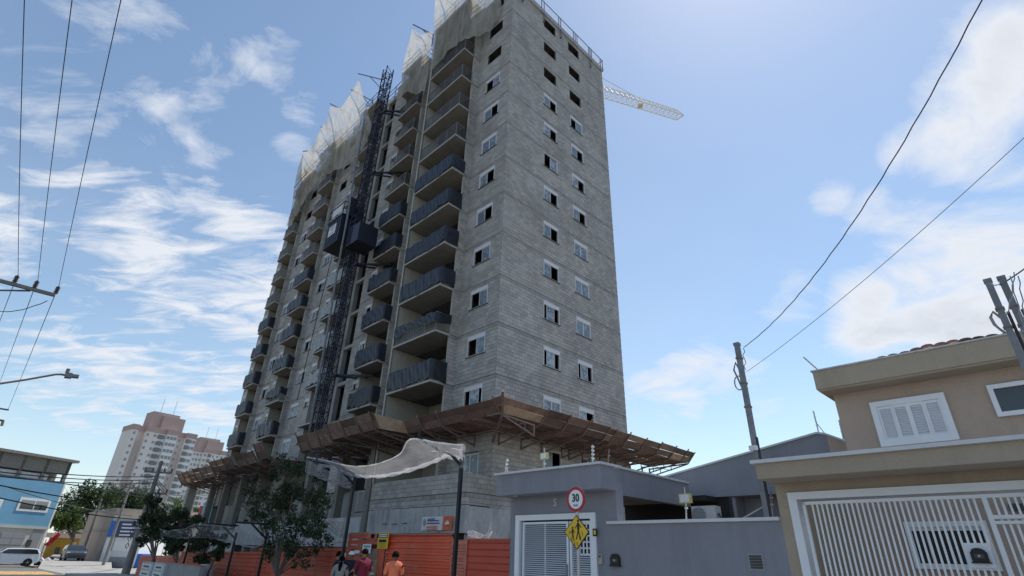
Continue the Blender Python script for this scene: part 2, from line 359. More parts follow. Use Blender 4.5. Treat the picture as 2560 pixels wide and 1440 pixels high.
def copy_tree(o, parent=None):
    c = o.copy(); COL.objects.link(c)
    if parent: c.parent = parent
    for ch in list(o.children): copy_tree(ch, c)
    return c
def text_mesh(parent, name, body, m, size, loc, rot, align='CENTER', extrude=.002, scale_x=1.0, bold=0.0):
    cu = bpy.data.curves.new(name, 'FONT'); cu.body = body; cu.size = size; cu.align_x = align; cu.align_y = 'CENTER'; cu.extrude = extrude; cu.offset = bold; cu.resolution_u = 3
    to = bpy.data.objects.new('tmp', cu); COL.objects.link(to)
    dg = bpy.context.evaluated_depsgraph_get(); me = bpy.data.meshes.new_from_object(to.evaluated_get(dg)); bpy.data.objects.remove(to); bpy.data.curves.remove(cu)
    me.materials.clear(); me.materials.append(MATS[m])
    return link(name, me, parent, loc, rot, (scale_x, 1, 1))
# ================================================================ GROUND
def strip(name, v0, v1, u0, u1, z, m, du=6.0):
    """a sheet along the street; z is height over the sloping ground"""
    mb = MB(); n = max(1, int(abs(u1 - u0) / du)); rows = []
    for i in range(n + 1):
        u = u0 + (u1 - u0) * i / n; r = []
        for v in (v0, v1):
            P = W(v, u); r.append((P.x, P.y, gz(P) + z))
        rows.append(r)
    mb.grid(rows); return mb.obj(name, m, kind='structure')
def ground_sheet():
    mb = MB(); rows = []
    ts = [-3000, -200, 5, 30, 60, 90, 150, 400, 3000]
    ss = [-3000, -300, -60, 0, 60, 300, 3000]
    for t in ts:
        rows.append([(LV.x * t + RV.x * s, LV.y * t + RV.y * s, -0.0085 * min(max(0, t - 5), 90) - .012) for s in ss])
    mb.grid(rows); mb.obj('ground', 'earth', kind='structure')
def gz(P):
    t = P.x * LV.x + P.y * LV.y
    return -0.0085 * min(max(0.0, t - 5), 90)
ground_sheet()
strip('road', -19.5, -9.2, -60, 140, 0.0, 'asphalt')
def pavement(name, v0, v1, u0, u1):
    mb = MB(); n = max(1, int(abs(u1 - u0) / 2)); prev = None
    for i in range(n + 1):
        u = u0 + (u1 - u0) * i / n; a, b = W(v0, u), W(v1, u); z = gz(a) + .13
        cur = [(a.x, a.y, z - .14), (a.x, a.y, z), (b.x, b.y, z), (b.x, b.y, z - .14)]
        if prev:
            for k in range(3): mb.face([prev[k], cur[k], cur[k + 1], prev[k + 1]])
        prev = cur
    mb.obj(name, 'pavement', kind='structure')
pavement('pavement', -9.2, -6.0, -30, 35.5)
pavement('far_pavement', -9.2, -3.0, 56, 120)
pavement('near_pavement', -22, -19.5, -60, 120)
strip('side_street', -9.0, 90, 36.0, 72, 0.004, 'light_road')
strip('speed_table', -17.5, -9.6, 36, 43, 0.008, 'road_yellow', 3)
mb = MB()
for i in range(9):
    for j in range(5):
        u = 36.6 + j * 1.3; v = -17 + i * .8 + (.4 if j % 2 else 0); P = W(v, u); Q = W(v + .42, u); 
        d = LV * .22; z = gz(P) + .013
        mb.face([(P.x, P.y, z), (Q.x, Q.y, z), (Q.x + d.x, Q.y + d.y, z), (P.x + d.x, P.y + d.y, z)])
mb.obj('road_marking', 'sill_dark', kind='structure')
strip('road_line', -14.5, -14.38, -60, 35, 0.006, 'poster_yellow')

# ================================================================ TOWER
ZB = 9.693; FH = 2.8; ROOF = ZB + 11 * FH      # band line 0, storey, roof
TW = 11.21; UEND = 35.8
tower = thing('apartment_tower', CORNER, FROT, 'unfinished grey concrete block high-rise with balconies and netting at its top', 'building')
def ML(v0): return lambda s, z, d=0.0: (v0 - d, s, z)
def MR(u0): return lambda s, z, d=0.0: (s, u0 - d, z)
ALLBLOCKS = []      # (distance score, map, s0, s1, z0, z1)
stuffmb = MB(); backmb = MB(); bandmb = MB(); groovemb = MB()
def wall(M, s0, s1, z0, z1, holes=(), blocks=True, rev=.14, zoff=0.0, dist=None):
    """block wall with openings; holes = (s0, s1, z0, z1)"""
    ss = sorted({s0, s1, *[h[0] for h in holes], *[h[1] for h in holes]}); zs = sorted({z0, z1, *[h[2] for h in holes], *[h[3] for h in holes]})
    ss = [s for s in ss if s0 <= s <= s1]; zs = [z for z in zs if z0 <= z <= z1]
    # backing
    for i in range(len(zs) - 1):
        za, zb_ = zs[i], zs[i + 1]; zm = (za + zb_) / 2; run = None
        for j in range(len(ss) - 1):
            sm = (ss[j] + ss[j + 1]) / 2
            solid = not any(h[0] < sm < h[1] and h[2] < zm < h[3] for h in holes)
            if solid: run = [ss[j] if run is None else run[0], ss[j + 1]]
            if run and (not solid or j == len(ss) - 2):
                backmb.face([M(run[0], za), M(run[1], za), M(run[1], zb_), M(run[0], zb_)]); run = None
    for h in holes:
        a, b, c, d = h
        for p, q in (((a, c), (b, c)), ((b, c), (b, d)), ((b, d), (a, d)), ((a, d), (a, c))):
            backmb.face([M(p[0], p[1], .012), M(q[0], q[1], .012), M(q[0], q[1], -rev), M(p[0], p[1], -rev)])
    if not blocks: return
    k0 = math.floor((z0 - ZB) / .2); k1 = math.ceil((z1 - ZB) / .2)
    for k in range(k0, k1):
        a, b = ZB + k * .2 + .007, ZB + (k + 1) * .2 - .007
        r = k % 14
        if r == 13:      # cast ring beam under each floor line, with the open joint above it
            a = ZB + k * .2 + .007; b = ZB + (k + 1) * .2 - .028
        a = max(a, z0); b = min(b, z1)
        if b - a < .03: continue
        zm = (a + b) / 2
        cuts = sorted([(h[0], h[1]) for h in holes if h[2] < zm < h[3]])
        segs = []; s = s0
        for c in cuts: segs.append((s, c[0])); s = c[1]
        segs.append((s, s1))
        for sa, sb in segs:
            if sb - sa < .03: continue
            if r == 13:
                p = [(sa, a), (sb, a), (sb, b), (sa, b)]
                bandmb.face([M(x, z, .014) for x, z in p]); groovemb.face([M(sa, b + .001, .003), M(sb, b + .001, .003), M(sb, b + .03, .003), M(sa, b + .03, .003)])
                for i in range(4):
                    x, z = p[i]; x2, z2 = p[(i + 1) % 4]; bandmb.face([M(x, z, .014), M(x2, z2, .014), M(x2, z2), M(x, z)])
                continue
            ph = (k % 2) * .2
            i0 = math.floor((sa - ph) / .4)
            x = i0 * .4 + ph
            while x < sb - .02:
                xa, xb = max(x + .006, sa), min(x + .394, sb)
                if xb - xa > .035: ALLBLOCKS.append((M, xa, xb, a, b))
                x += .4
OPEN = 1.35
def win_hole(s, k, w=1.37, zs=1.33, h=1.15): return (s, s + w, ZB + FH * k + zs, ZB + FH * k + zs + h)
WCOUNT = {}
def window(M, h, style, deep=.08, shutter=True, label=None):
    """window unit set into the opening; style L/R/M: which side the filmed sash stands on, B both, N bare opening"""
    a, b, c, d = h; root = None
    f = MB(); fw = .035
    def bx(s0, s1, z0, z1, d0, d1, mb=f): 
        p = [M(s0, z0, d0), M(s1, z1, d1)]; mb.box(p[0][0], p[1][0], p[0][1], p[1][1], p[0][2], p[1][2])
    bx(a - .015, a + fw, c, d + .015, -.06, .025); bx(b - fw, b + .015, c, d + .015, -.06, .025); bx(a + fw, b - fw, d - .02, d + .015, -.06, .025)
    win = f.obj('window', 'white_frame', tower)
    top = d - .02
    if shutter:
        s_ = MB(); bx(a + fw, b - fw, d - .22, d - .02, -.05, .02, s_); s_.obj('shutter_box', 'shutter_white', win); top = d - .22
    s_ = MB(); bx(a - .08, b + .08, c - .04, c, -.06, .06, s_); s_.obj('sill', 'sill_dark', win)
    mid = (a + b) / 2; w_ = b - a - 2 * fw
    spans = {'L': [(a + fw, mid + .02)], 'R': [(mid - .02, b - fw)], 'M': [(a + fw + .2 * w_, a + fw + .72 * w_)], 'B': [(a + fw, mid), (mid, b - fw)], 'N': []}[style]
    for s0, s1 in spans:
        fr = MB(); t = .035
        bx(s0, s0 + t, c, top, -.05, -.02, fr); bx(s1 - t, s1, c, top, -.05, -.02, fr); bx(s0 + t, s1 - t, c, c + t, -.05, -.02, fr); bx(s0 + t, s1 - t, top - t, top, -.05, -.02, fr)
        sash = fr.obj('sash', 'white_frame', win)
        g = MB(); g.face([M(s0 + t, c + t, -.035), M(s1 - t, c + t, -.035), M(s1 - t, top - t, -.035), M(s0 + t, top - t, -.035)])
        rs = random.Random(int((a * 13 + c * 7 + s0) * 10))
        for _ in range(rs.choice((1, 2, 3))):
            x_, z_ = rs.uniform(s0 + .1, s1 - .16), rs.uniform(c + .12, top - .2); q_ = rs.uniform(.035, .07)
            g.face([M(x_, z_, -.031), M(x_ + q_, z_, -.031), M(x_ + q_, z_ + q_ * 1.2, -.031), M(x_, z_ + q_ * 1.2, -.031)], 1)
        g.obj('pane', ['film_glass', 'white_frame'], win)
    return win
ZLOW = .0
# --- right flank (plane u = 0)
WR = (3.50, 6.50); PAT1 = {-2: 'L', -1: 'B', 0: 'M', 1: 'M', 2: 'L', 3: 'L', 4: 'L', 5: 'R', 6: 'L', 7: 'L'}; PAT2 = {-1: 'L', 0: 'M', 1: 'B', 2: 'B', 3: 'B', 4: 'L', 5: 'L', 6: 'L', 7: 'R', -2: 'B'}
holes = []
for k in range(-2, 11):
    for s, pat in zip(WR, (PAT1, PAT2)):
        h = win_hole(s, k); holes.append(h)
        fl = 8 if s == WR[0] else 8
        if k < fl: window(MR(0), h, pat.get(k, 'L'), shutter=(k > -2 and not (s == WR[0] and k == 5)))
wall(MR(0), 0, TW, ZLOW + 3.55, ROOF, holes)
# --- street front, wall by wall
M0 = ML(0.0); M4 = ML(-.39)
PATS0 = {-2: 'B', -1: 'M', 0: 'L', 1: 'L', 2: 'L', 3: 'R', 4: 'R', 5: 'B', 6: 'R', 7: 'L'}
holes = []
for k in range(-2, 11):
    h = win_hole(.93, k, 1.4) if k > -2 else (.93, 2.2, ZB - 2 * FH + .2, ZB - 2 * FH + 1.9); holes.append(h)
    if k < 8: window(M0, h, PATS0[k], shutter=(k > -2))
wall(M0, 0, 3.32, 4.9, ROOF, holes)
def bay(u0, u1, vf, fin_v, win_u=None, win_side=0, depth=1.3, kmin=-1, brick_right=True, seg_to=None, big_win=None):
    """one column of balconies: fin wall on the right, recess, jamb and wall on the left"""
    # right fin, blockwork on the side that faces down the street to the right
    if brick_right: wall(MR(u0), fin_v, 0.0, 4.9, ROOF)
wall(MR(3.32), -.53, 0.0, 4.9, ROOF)
wall(MR(10.12), -.39, 0.0, 4.9, ROOF)
wall(MR(24.96), -.39, 0.0, 4.9, ROOF)
wall(MR(32.13), -.39, 0.0, 4.9, ROOF)
wall(M0, 7.58, 10.12, 4.9, ROOF, [])
def front_wall(v0, a, b, wins, kmin=-1, kmax=10):
    hs = []
    for k in range(kmin, kmax + 1):
        for (s, w_, dz, hh, pats) in wins:
            h = (s, s + w_, ZB + FH * k + dz, ZB + FH * k + dz + hh); hs.append(h)
            if k < 8: window(ML(v0), h, pats[k % len(pats)])
    wall(ML(v0), a, b, 4.9, ROOF, hs)
front_wall(-.39, 12.95, 14.85, [(13.02, .72, 1.6, .62, 'LRNLRLL')])
front_wall(-.39, 20.1, 21.2, [(20.2, .72, 1.6, .62, 'LRRLL')])
front_wall(0.0, 21.2, 24.96, [(23.0, 1.3, 1.33, 1.1, 'BRLBLB')])
front_wall(-.39, 27.8, 28.9, [(27.9, .5, 1.6, .62, 'LRL')])
front_wall(0.0, 28.9, 32.13, [(30.4, 1.35, 1.33, 1.1, 'BLRBB')])
front_wall(-.39, 34.6, UEND, [(34.85, .5, 1.6, .62, 'LR')])
wall(ML(0), 12.95, 12.96, 4.9, 5.0, blocks=False)
# far end wall and back so that the tower is closed
end = MB()
end.box(-.39 + .01, TW, UEND, UEND + .02, 0, ROOF); end.box(TW - .02, TW, 0.02, UEND, 0, ROOF)
end.obj('rear_wall', 'concrete', tower)
# interior: floors and core
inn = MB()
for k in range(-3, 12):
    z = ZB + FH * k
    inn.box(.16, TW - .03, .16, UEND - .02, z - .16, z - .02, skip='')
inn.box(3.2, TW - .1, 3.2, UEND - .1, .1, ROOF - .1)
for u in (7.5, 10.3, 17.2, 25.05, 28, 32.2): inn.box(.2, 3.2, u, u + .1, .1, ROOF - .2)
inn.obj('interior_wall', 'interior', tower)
roofslab = MB(); zz = ROOF
roofslab.box(0, TW + .03, -.03, UEND, zz, zz + .14); roofslab.box(-1.55, 0, 3.3, 7.6, zz, zz + .14); roofslab.box(-.95, 0, 10.1, 13, zz, zz + .14); roofslab.box(-.95, 0, 17.4, 20.1, zz, zz + .14)
roofslab.box(-.95, 0, 24.95, 27.8, zz, zz + .14); roofslab.box(-.95, 0, 32.1, 34.6, zz, zz + .14); roofslab.box(-.41, 0, 12.95, 14.9, zz, zz + .139)
roofslab.obj('roof_slab', 'slab_edge', tower)

# --- balconies
BAYS = [(3.46, 7.41, -1.52, 1.5), (10.27, 12.93, -.93, 1.3), (17.5, 20.08, -.93, 1.3), (25.1, 27.78, -.93, 1.3), (32.27, 34.58, -.93, 1.3)]
slab = {}; rail = {}
def slab_mesh(i):
    u0, u1, vf, dp = BAYS[i]; mb = MB()
    x0, x1, y0, y1 = vf, dp, u0 - .14, u1 + (.0 if i == 0 else .02)
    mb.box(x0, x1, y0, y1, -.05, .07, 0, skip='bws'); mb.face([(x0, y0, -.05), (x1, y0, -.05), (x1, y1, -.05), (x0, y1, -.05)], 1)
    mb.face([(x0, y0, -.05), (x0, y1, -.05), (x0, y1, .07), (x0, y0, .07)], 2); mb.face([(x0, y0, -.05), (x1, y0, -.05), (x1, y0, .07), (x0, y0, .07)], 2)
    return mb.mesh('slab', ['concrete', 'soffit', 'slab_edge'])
def rail_mesh(i):
    u0, u1, vf, dp = BAYS[i]; mb = MB(); y0, y1 = u0 - .1, u1 - .02; xr = -.53 if i == 0 else -.39
    for z in (.16, 1.13): mb.bar((vf + .05, y0, z), (vf + .05, y1, z), .05, .04); mb.bar((vf + .05, y0, z), (xr, y0, z), .05, .04); 
    n = int((y1 - y0) / .115)
    for j in range(n + 1):
        y = y0 + (y1 - y0) * j / n; big = j % 9 == 0; mb.bar((vf + .05, y, .07 if big else .16), (vf + .05, y, 1.13), .045 if big else .018)
    n = int((xr - vf) / .115)
    for j in range(1, n + 1): x = vf + .05 + (xr - vf - .05) * j / n; mb.bar((x, y0, .16), (x, y0, 1.13), .018)
    if i: 
        for z in (.16, 1.13): mb.bar((vf + .05, y1, z), (xr, y1, z), .05, .04)
    return mb.mesh('railing', 'rail_metal')
def tarp_mesh(i, var, low=.09, top=1.2):
    rnd = random.Random(i * 31 + var); u0, u1, vf, dp = BAYS[i]; y0, y1 = u0 - .12, u1 - .02; xr = (-.53 if i == 0 else -.39)
    path = []; n1 = 9; n2 = 72 if i == 0 else 48
    for j in range(n1): path.append((xr + (vf - .0 - xr) * j / n1, y0 - .03, 0, -1))
    for j in range(n2 + 1): path.append((vf - .03, y0 + (y1 - y0) * j / n2, -1, 0))
    if i:
        for j in range(1, 6): path.append((vf + (xr - vf) * j / 5, y1 + .03, 0, 1))
    K = 9; rows = []; ph = [rnd.uniform(0, 6.28) for _ in range(6)]; sl = rnd.uniform(-1.8, 1.8); fq = rnd.uniform(14, 20)
    sags = [(rnd.uniform(0, 1), rnd.uniform(.05, .2), rnd.uniform(.02, .08)) for _ in range(5)]
    for r in range(K + 1):
        t = r / K; row = []
        for j, (x, y, nx, ny) in enumerate(path):
            q = j / len(path); cpos = j * .064
            zt = top - sum(a * math.exp(-((q - c) / w_) ** 2) for c, a, w_ in sags) * (1 if var % 2 else .35)
            zl = low + .08 * math.sin(q * 9 + ph[0]) + (.05 * math.sin(q * 31 + ph[1])) + .04
            z = zt + (zl - zt) * t
            a = math.sin(cpos * fq / 2.2 + sl * t * 7 + ph[2]) * .6 + math.sin(cpos * fq / 1.05 + sl * 5 * t + ph[3]) * .45 + .4 * math.sin(cpos * 2.1 + t * 4 * sl + ph[4])
            d = .008 + .024 * (a + 1.4) * (.4 + .6 * math.sin(math.pi * min(1, .15 + t * .8)))
            row.append((x + nx * d, y + ny * d, z))
        rows.append(row)
    mb = MB(); mb.grid(rows); return mb.mesh('tarp', 'tarp', smooth=True)
for i, (u0, u1, vf, dp) in enumerate(BAYS):
    sm, rm = slab_mesh(i), rail_mesh(i)
    tv = [tarp_mesh(i, v) for v in range(4)]
    for k in range(-1 if i > 2 else 0, 11):
        z = ZB + FH * k - .07 + .02
        b = link('balcony', sm, tower, (0, 0, z))
        if i == 2 and k == 0: continue
        link('railing', rm, b)
        ntarp = 6 if i != 4 else 5
        if i == 2:
            if k < 6 and k > 0:
                t = link('tarp', tarp_mesh(2, k), b); t.data.materials[0] = MATS['grey_film']
        elif k < ntarp:
            if i == 0 and k == 1: me = tarp_mesh(0, 9, low=.55)
            elif i == 3 and k == 1: me = tarp_mesh(3, 9, low=.45)
            else: me = tv[(k + i) % 4]
            link('tarp', me, b)
# --- recess walls behind the balconies
pl = None
def quadL(v, a, b, z0, z1): pl.face([(v, a, z0), (v, b, z0), (v, b, z1), (v, a, z1)])
def quadR(u, a, b, z0, z1): pl.face([(a, u, z0), (b, u, z0), (b, u, z1), (a, u, z1)])
for i, (u0, u1, vf, dp) in enumerate(BAYS):
    vl = -1.52 if i == 0 else -.39
    pl = MB()
    for k in range(-2, 11):
        zf, zc_ = ZB + FH * k + .02, ZB + FH * (k + 1) - .12
        if zf < 4.9: zf = 4.9
        if k == 10: zc_ = ROOF
        quadR(u1, vl, dp, zf, zc_)                                  # plastered left cheek
        dw = 1.9 if i == 0 else 1.0                                  # door opening beside the right fin
        quadL(dp, u0 + dw, u1, zf, zc_); quadL(dp, u0, u0 + dw, zf + 2.15, zc_)
        quadR(u0 + .0, -.3, dp, zf, zc_)
    pl.obj('plaster_wall', 'plaster', tower)
fin = MB()
for u in (3.32, 10.12, 24.96, 32.13):
    vf_ = -.53 if u < 4 else -.39
    fin.box(vf_ - .004, vf_ + .02, u + .012, u + .14, 4.9, ROOF); fin.box(vf_ + .02, 1.3, u + .1, u + .14, 4.9, ROOF)
fin.box(-1.53, -1.42, 7.41, 7.57, 4.9, ROOF); fin.box(-1.42, 0, 7.5, 7.57, 4.9, ROOF)
for u in (12.95, 20.1, 27.8, 34.6): fin.box(-.41, -.37, u - .05, u + .012, 4.9, ROOF)
fin.obj('fin_edge', 'plaster', tower)
# --- hoist shaft: open bays with columns and beams
sh = MB(); sh.box(0, .35, 16.9, 17.45, 0.2, ROOF); sh.box(0, .3, 14.85, 15.1, .2, ROOF)
for k in range(-2, 12):
    z = ZB + FH * k; sh.box(.02, .32, 15.1, 16.9, z - .27, z - .01)
sh.box(-.02, .3, 17.45, 17.7, .2, ROOF)
sh.obj('shaft_frame', 'concrete', tower)
# --- lower storeys behind the boarding: pillars, windows, podium
low = MB()
low.box(0.0, .3, 7.6, UEND, .2, 4.9)
low.box(.004, .3, .3, 3.4, 4.6, 4.9)
low.obj('ground_storey_wall', 'concrete', tower)
for u in (7.75, 12.2, 16.4, 20.3, 24.6, 28.4, 32.0, 35.4): boxes('pillar', 'pillar', tower, [(-1.0 if u > 8 else -1.5, -.55 if u > 8 else -1.05, u, u + .42, 0, 6.9)])
pod = MB(); 
pod.box(-1.4, -1.15, 0, 7.7, 2.5, 3.58); pod.box(-1.15, TW, 0, .25, 1.2, 3.56)
for u in (1.1, 2.3, 3.5, 4.7, 5.9, 7.1): pod.box(-1.412, -1.4, u, u + .02, 2.52, 3.56)
pod.obj('cast_wall', 'cast_concrete', tower)
wall(ML(-1.4), 0, 7.7, 3.6, 4.86); wall(MR(0), -1.4, 0, 3.6, 4.86)
boxes('coping', 'cast_concrete', tower, [(-1.42, -1.14, -.02, 7.72, 4.86, 4.90)])
pod2 = MB(); pod2.box(-1.1, -.9, 8.3, 27, 1.9, 3.35); pod2.box(-1.0, -.8, 27, 36, 1.4, 2.9); pod2.obj('parapet', 'cast_concrete', tower)
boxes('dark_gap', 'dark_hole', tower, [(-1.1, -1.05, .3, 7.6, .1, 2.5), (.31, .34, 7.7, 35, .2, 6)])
for (u, z, w_, h) in ((10.6, 3.75, .9, 1.1), (13.4, 3.7, 1.0, 1.2), (18, 3.6, 1.0, 1.2), (22.3, 3.6, .9, 1.2), (26.3, 3.5, .8, 1.3), (30.3, 3.5, .8, 1.3)):
    window(ML(.0), (u, u + w_, z, z + h), 'L', shutter=False)
# --- turn the block list into single blocks (largest in view) and one joined rest
CAMT = ((-CORNER).dot(RV), (-CORNER).dot(LV), EYE)
def score(b):
    M, a, c, z0, z1 = b; p = M((a + c) / 2, (z0 + z1) / 2); d = Vector(p) - Vector(CAMT)
    n = Vector(M(0, 0, 1)) - Vector(M(0, 0, 0)); return -(-d.normalized().dot(n)) / d.length ** 2 * (c - a)
def seen(b):
    M, a, c, z0, z1 = b; p = M(0, 0, 0); z = (z0 + z1) / 2
    if z < 7.7 and not (3.6 < z < 4.9 and p[0] < -1): return False
    return z < 7.7 or (z > 7.9)
cand = sorted([b for b in ALLBLOCKS if seen(b)], key=score)[:300]; ids = {id(b) for b in cand}
unit = MB(); unit.box(-.5, .5, -.5, .5, -.5, .5, skip='e'); unit_me = unit.mesh('block', 'block_one')
rb = random.Random(3)
wall_root = None
def front_block(b, target):
    M, a, c, z0, z1 = b; d = .012 + rb.uniform(-.003, .004); p = [(a, z0), (c, z0), (c, z1), (a, z1)]
    n = len(target.v)
    target.v += [M(x, z, d + rb.uniform(-.0015, .0015)) for x, z in p] + [M(x, z, 0) for x, z in p]
    target.f += [(n, n + 1, n + 2, n + 3)] + [(n + i, n + 4 + i, n + 4 + (i + 1) % 4, n + (i + 1) % 4) for i in range(4)]; target.m += [0] * 5
bw = backmb.obj('block_wall', 'mortar_smear', tower)
for b in ALLBLOCKS:
    if id(b) not in ids: front_block(b, stuffmb)
    else:
        M, a, c, z0, z1 = b; p, q = M(a, z0, .013 + rb.uniform(-.002, .003)), M(c, z1, -.02)
        link('block', unit_me, bw, ((p[0] + q[0]) / 2, (p[1] + q[1]) / 2, (p[2] + q[2]) / 2), None, (abs(q[0] - p[0]), abs(q[1] - p[1]), abs(q[2] - p[2])))
stuffmb.obj('block', 'block_stuff', bw, kind='stuff')
bandmb.obj('ring_beam', 'band', tower); groovemb.obj('floor_joint', 'groove', tower, kind='stuff')
print('blocks', len(ALLBLOCKS))
# ================================================================ CATCH PLATFORM (timber deck on brackets round the tower)
rng = random.Random(11)
BM = MB(); BM.box(-.5, .5, -.5, .5, -.5, .5); PLANK = BM.mesh('plank', 'wood'); PLANKL = BM.mesh('plank', 'wood_light')
def frameW(n): return
def tv(v, u, z): return Vector((v, u, z))            # tower-local vector (x = v, y = u)
def hexa(parent, name, p, q, m):
    """slab between four lower points p and the same four shifted, q"""
    mb = MB(); n = 0
    mb.v = [tuple(x) for x in p] + [tuple(x) for x in q]
    mb.f = [(0, 3, 2, 1), (4, 5, 6, 7), (0, 1, 5, 4), (1, 2, 6, 5), (2, 3, 7, 6), (3, 0, 4, 7)]; mb.m = [0] * 6
    return mb.obj(name, m, parent)
def platform(root, O, e, n, L, D, z, marks, ext0=0.0, ext1=0.0, deck0=0.0, deck1=None, wl=0.0, lift=0.0, rimh=.52, rimo=.5, gaps=(), tie=.45, rows=2, broken=False):
    """marks: bracket stations along e; ext: how much the rim runs on past the ends at its top (mitre)"""
    deck1 = L if deck1 is None else deck1
    P = lambda s, o, h: tuple(O + e * s + n * o + Vector((0, 0, h)))
    for s in marks:
        b = MB(); w_ = .055
        b.bar(P(s, wl, z - .16), P(s, D, z - .05), w_, .07); b.bar(P(s, wl, z - .16 - tie), P(s, D, z - .07), w_, .06)
        b.bar(P(s, wl + .03, z - .1), P(s, wl + .03, z - .2 - tie), .07)
        for t in (.3, .58, .8):
            o = wl + (D - wl) * t; b.bar(P(s, o, z - .16 + .11 * t), P(s, o, z - .16 - tie * (1 - t) + .05 * t), .035)
        b.bar(P(s, wl + (D - wl) * .3, z - .14), P(s, wl + (D - wl) * .58, z - .16 - tie * .42), .03)
        x = rng.uniform(.05, .2)
        b.bar(P(s, D + .02, z - .06), P(s, D + rimo * (1 + x) + .03, z + rimh * (1 + x)), .05, .05)
        b.obj('bracket', 'bracket', root)
    st = sorted(set([deck0] + [m for m in marks if deck0 < m < deck1] + [deck1]))
    nb = max(3, int(round(D / .32)))
    for a, b_ in zip(st[:-1], st[1:]):
        for j in range(nb):
            if broken and rng.random() < .12: continue
            o0 = wl + (D - wl) * j / nb + .012; o1 = wl + (D - wl) * (j + 1) / nb - .012; h = rng.uniform(-.012, .018)
            p = [P(a + .01, o0, z + h), P(b_ - .01, o0, z + h), P(b_ - .01, o1, z + h + rng.uniform(-.01, .01)), P(a + .01, o1, z + h)]
            hexa(root, 'plank', p, [Vector(x) + Vector((0, 0, .025)) for x in p], 'wood')
    st = sorted(set([0.0] + [m for m in marks if 0 < m < L] + [L]))
    for a, b_ in zip(st[:-1], st[1:]):
        if any(g0 <= (a + b_) / 2 <= g1 for g0, g1 in gaps): continue
        for j in range(rows):
            t0, t1 = j / rows + .01, (j + 1) / rows - .012
            if j == rows - 1: t1 += rng.uniform(-.04, .05)
            ja, jb = rng.uniform(-.02, .03), rng.uniform(-.02, .03)
            def Q(s, t):
                sx = s
                if s == 0.0: sx = -ext0 * t
                if s == L: sx = L + ext1 * t
                return P(sx, D + rimo * t, z + rimh * t + lift)
            p = [Vector(Q(a, t0 + ja)), Vector(Q(b_, t0 + jb)), Vector(Q(b_, t1 + jb)), Vector(Q(a, t1 + ja))]
            nn = (p[1] - p[0]).cross(p[3] - p[0]).normalized() * .022
            if nn.dot(n) > 0: nn = -nn
            hexa(root, 'plank', p, [x + nn for x in p], 'wood_light' if rng.random() < .16 else 'wood')
deckR = thing('catch_platform', CORNER, FROT, 'brown timber debris platform with upturned rim wrapping the tower corner above the grey house', 'platform')
PZ = 6.95
ex, ey = Vector((1, 0, 0)), Vector((0, 1, 0))
platform(deckR, tv(-1.95, 0, 0), ex, -ey, 15.3, 2.65, PZ, [1.95 + x for x in (.36, 1.87, 3.33, 4.9, 5.5, 6.64, 8.2, 9.7, 11.2, 12.5)] + [15.28], ext0=.55, ext1=.0)
platform(deckR, tv(0, -2.65, 0), ey, -ex, 6.75, 1.95, PZ, [.02, 3.9, 5.35, 6.73], ext0=.55, ext1=0.0, deck0=2.66)
mb = MB(); mb.bar((-1.95, -2.65, PZ - .05), (0, 0, PZ - .55), .1); mb.bar((-1.95, -2.65, PZ), (-2.52, -3.22, PZ + .7), .1); mb.obj('bracket', 'bracket', deckR)
platform(deckR, tv(0, 4.1, 0), ey, -ex, 4.9, 3.55, PZ, [.35, 1.7, 3.2, 4.7], deck0=.0, wl=.0, rimh=.7)
p = [tv(-1.97, 4.06, PZ), tv(-3.55, 4.1, PZ - .02), tv(-4.05, 4.0, PZ + .6), tv(-2.45, 3.92, PZ + .52)]
hexa(deckR, 'plank', p, [x + Vector((0, .03, 0)) for x in p], 'wood_light')
platform(deckR, tv(0, 9.1, 0), ey, -ex, 4.3, 3.1, PZ - .05, [.6, 1.8, 3.1, 4.25], rimh=.8, broken=True)
p = [tv(-3.1, 9.0, PZ - .1), tv(-3.5, 9.1, PZ - .1), tv(-4.0, 9.1, PZ + .3), tv(-3.0, 8.9, PZ + .3)]
hexa(deckR, 'plank', p, [x + Vector((0, .03, 0)) for x in p], 'wood_light')
deckL = thing('catch_platform', CORNER, FROT, 'sagging weathered timber debris platform at the far left end of the tower', 'platform')
platform(deckL, tv(0, 18.6, 0), ey, -ex, 1.6, 3.0, PZ + .12, [.0, 1.55], rimh=.9, rimo=.6)
platform(deckL, tv(0, 20.2, 0), ey, -ex, 8.8, 3.0, PZ - .05, [.1, 1.7, 3.4, 4.3, 5.9, 7.4, 8.7], rimh=.72, rimo=.6, broken=True, gaps=((3.4, 4.2),))
platform(deckL, tv(0, 29.1, 0), ey, -ex, 9.4, 2.7, PZ - .25, [.2, 1.8, 3.2, 4.8, 6.3, 7.8, 9.2], rimh=.78, rimo=.6, broken=True, rows=3)
platform(deckL, tv(-2.7, 38.5, 0), ex, ey, 6.0, .05, PZ - .2, [.05, 2, 4, 6], deck0=5.9, rimh=.7, rimo=.6, tie=.1)
mb = MB()
for u in (36.5, 37.5, 38.4): mb.box(-2.7, 2.5, u - .8, u + .1, PZ - .3, PZ - .26)
mb.obj('decking', 'wood', deckL)
mb = MB(); mb.box(-2.0, -1.35, 38.3, 38.95, -.3, PZ - .35); mb.obj('column', 'concrete', deckL)

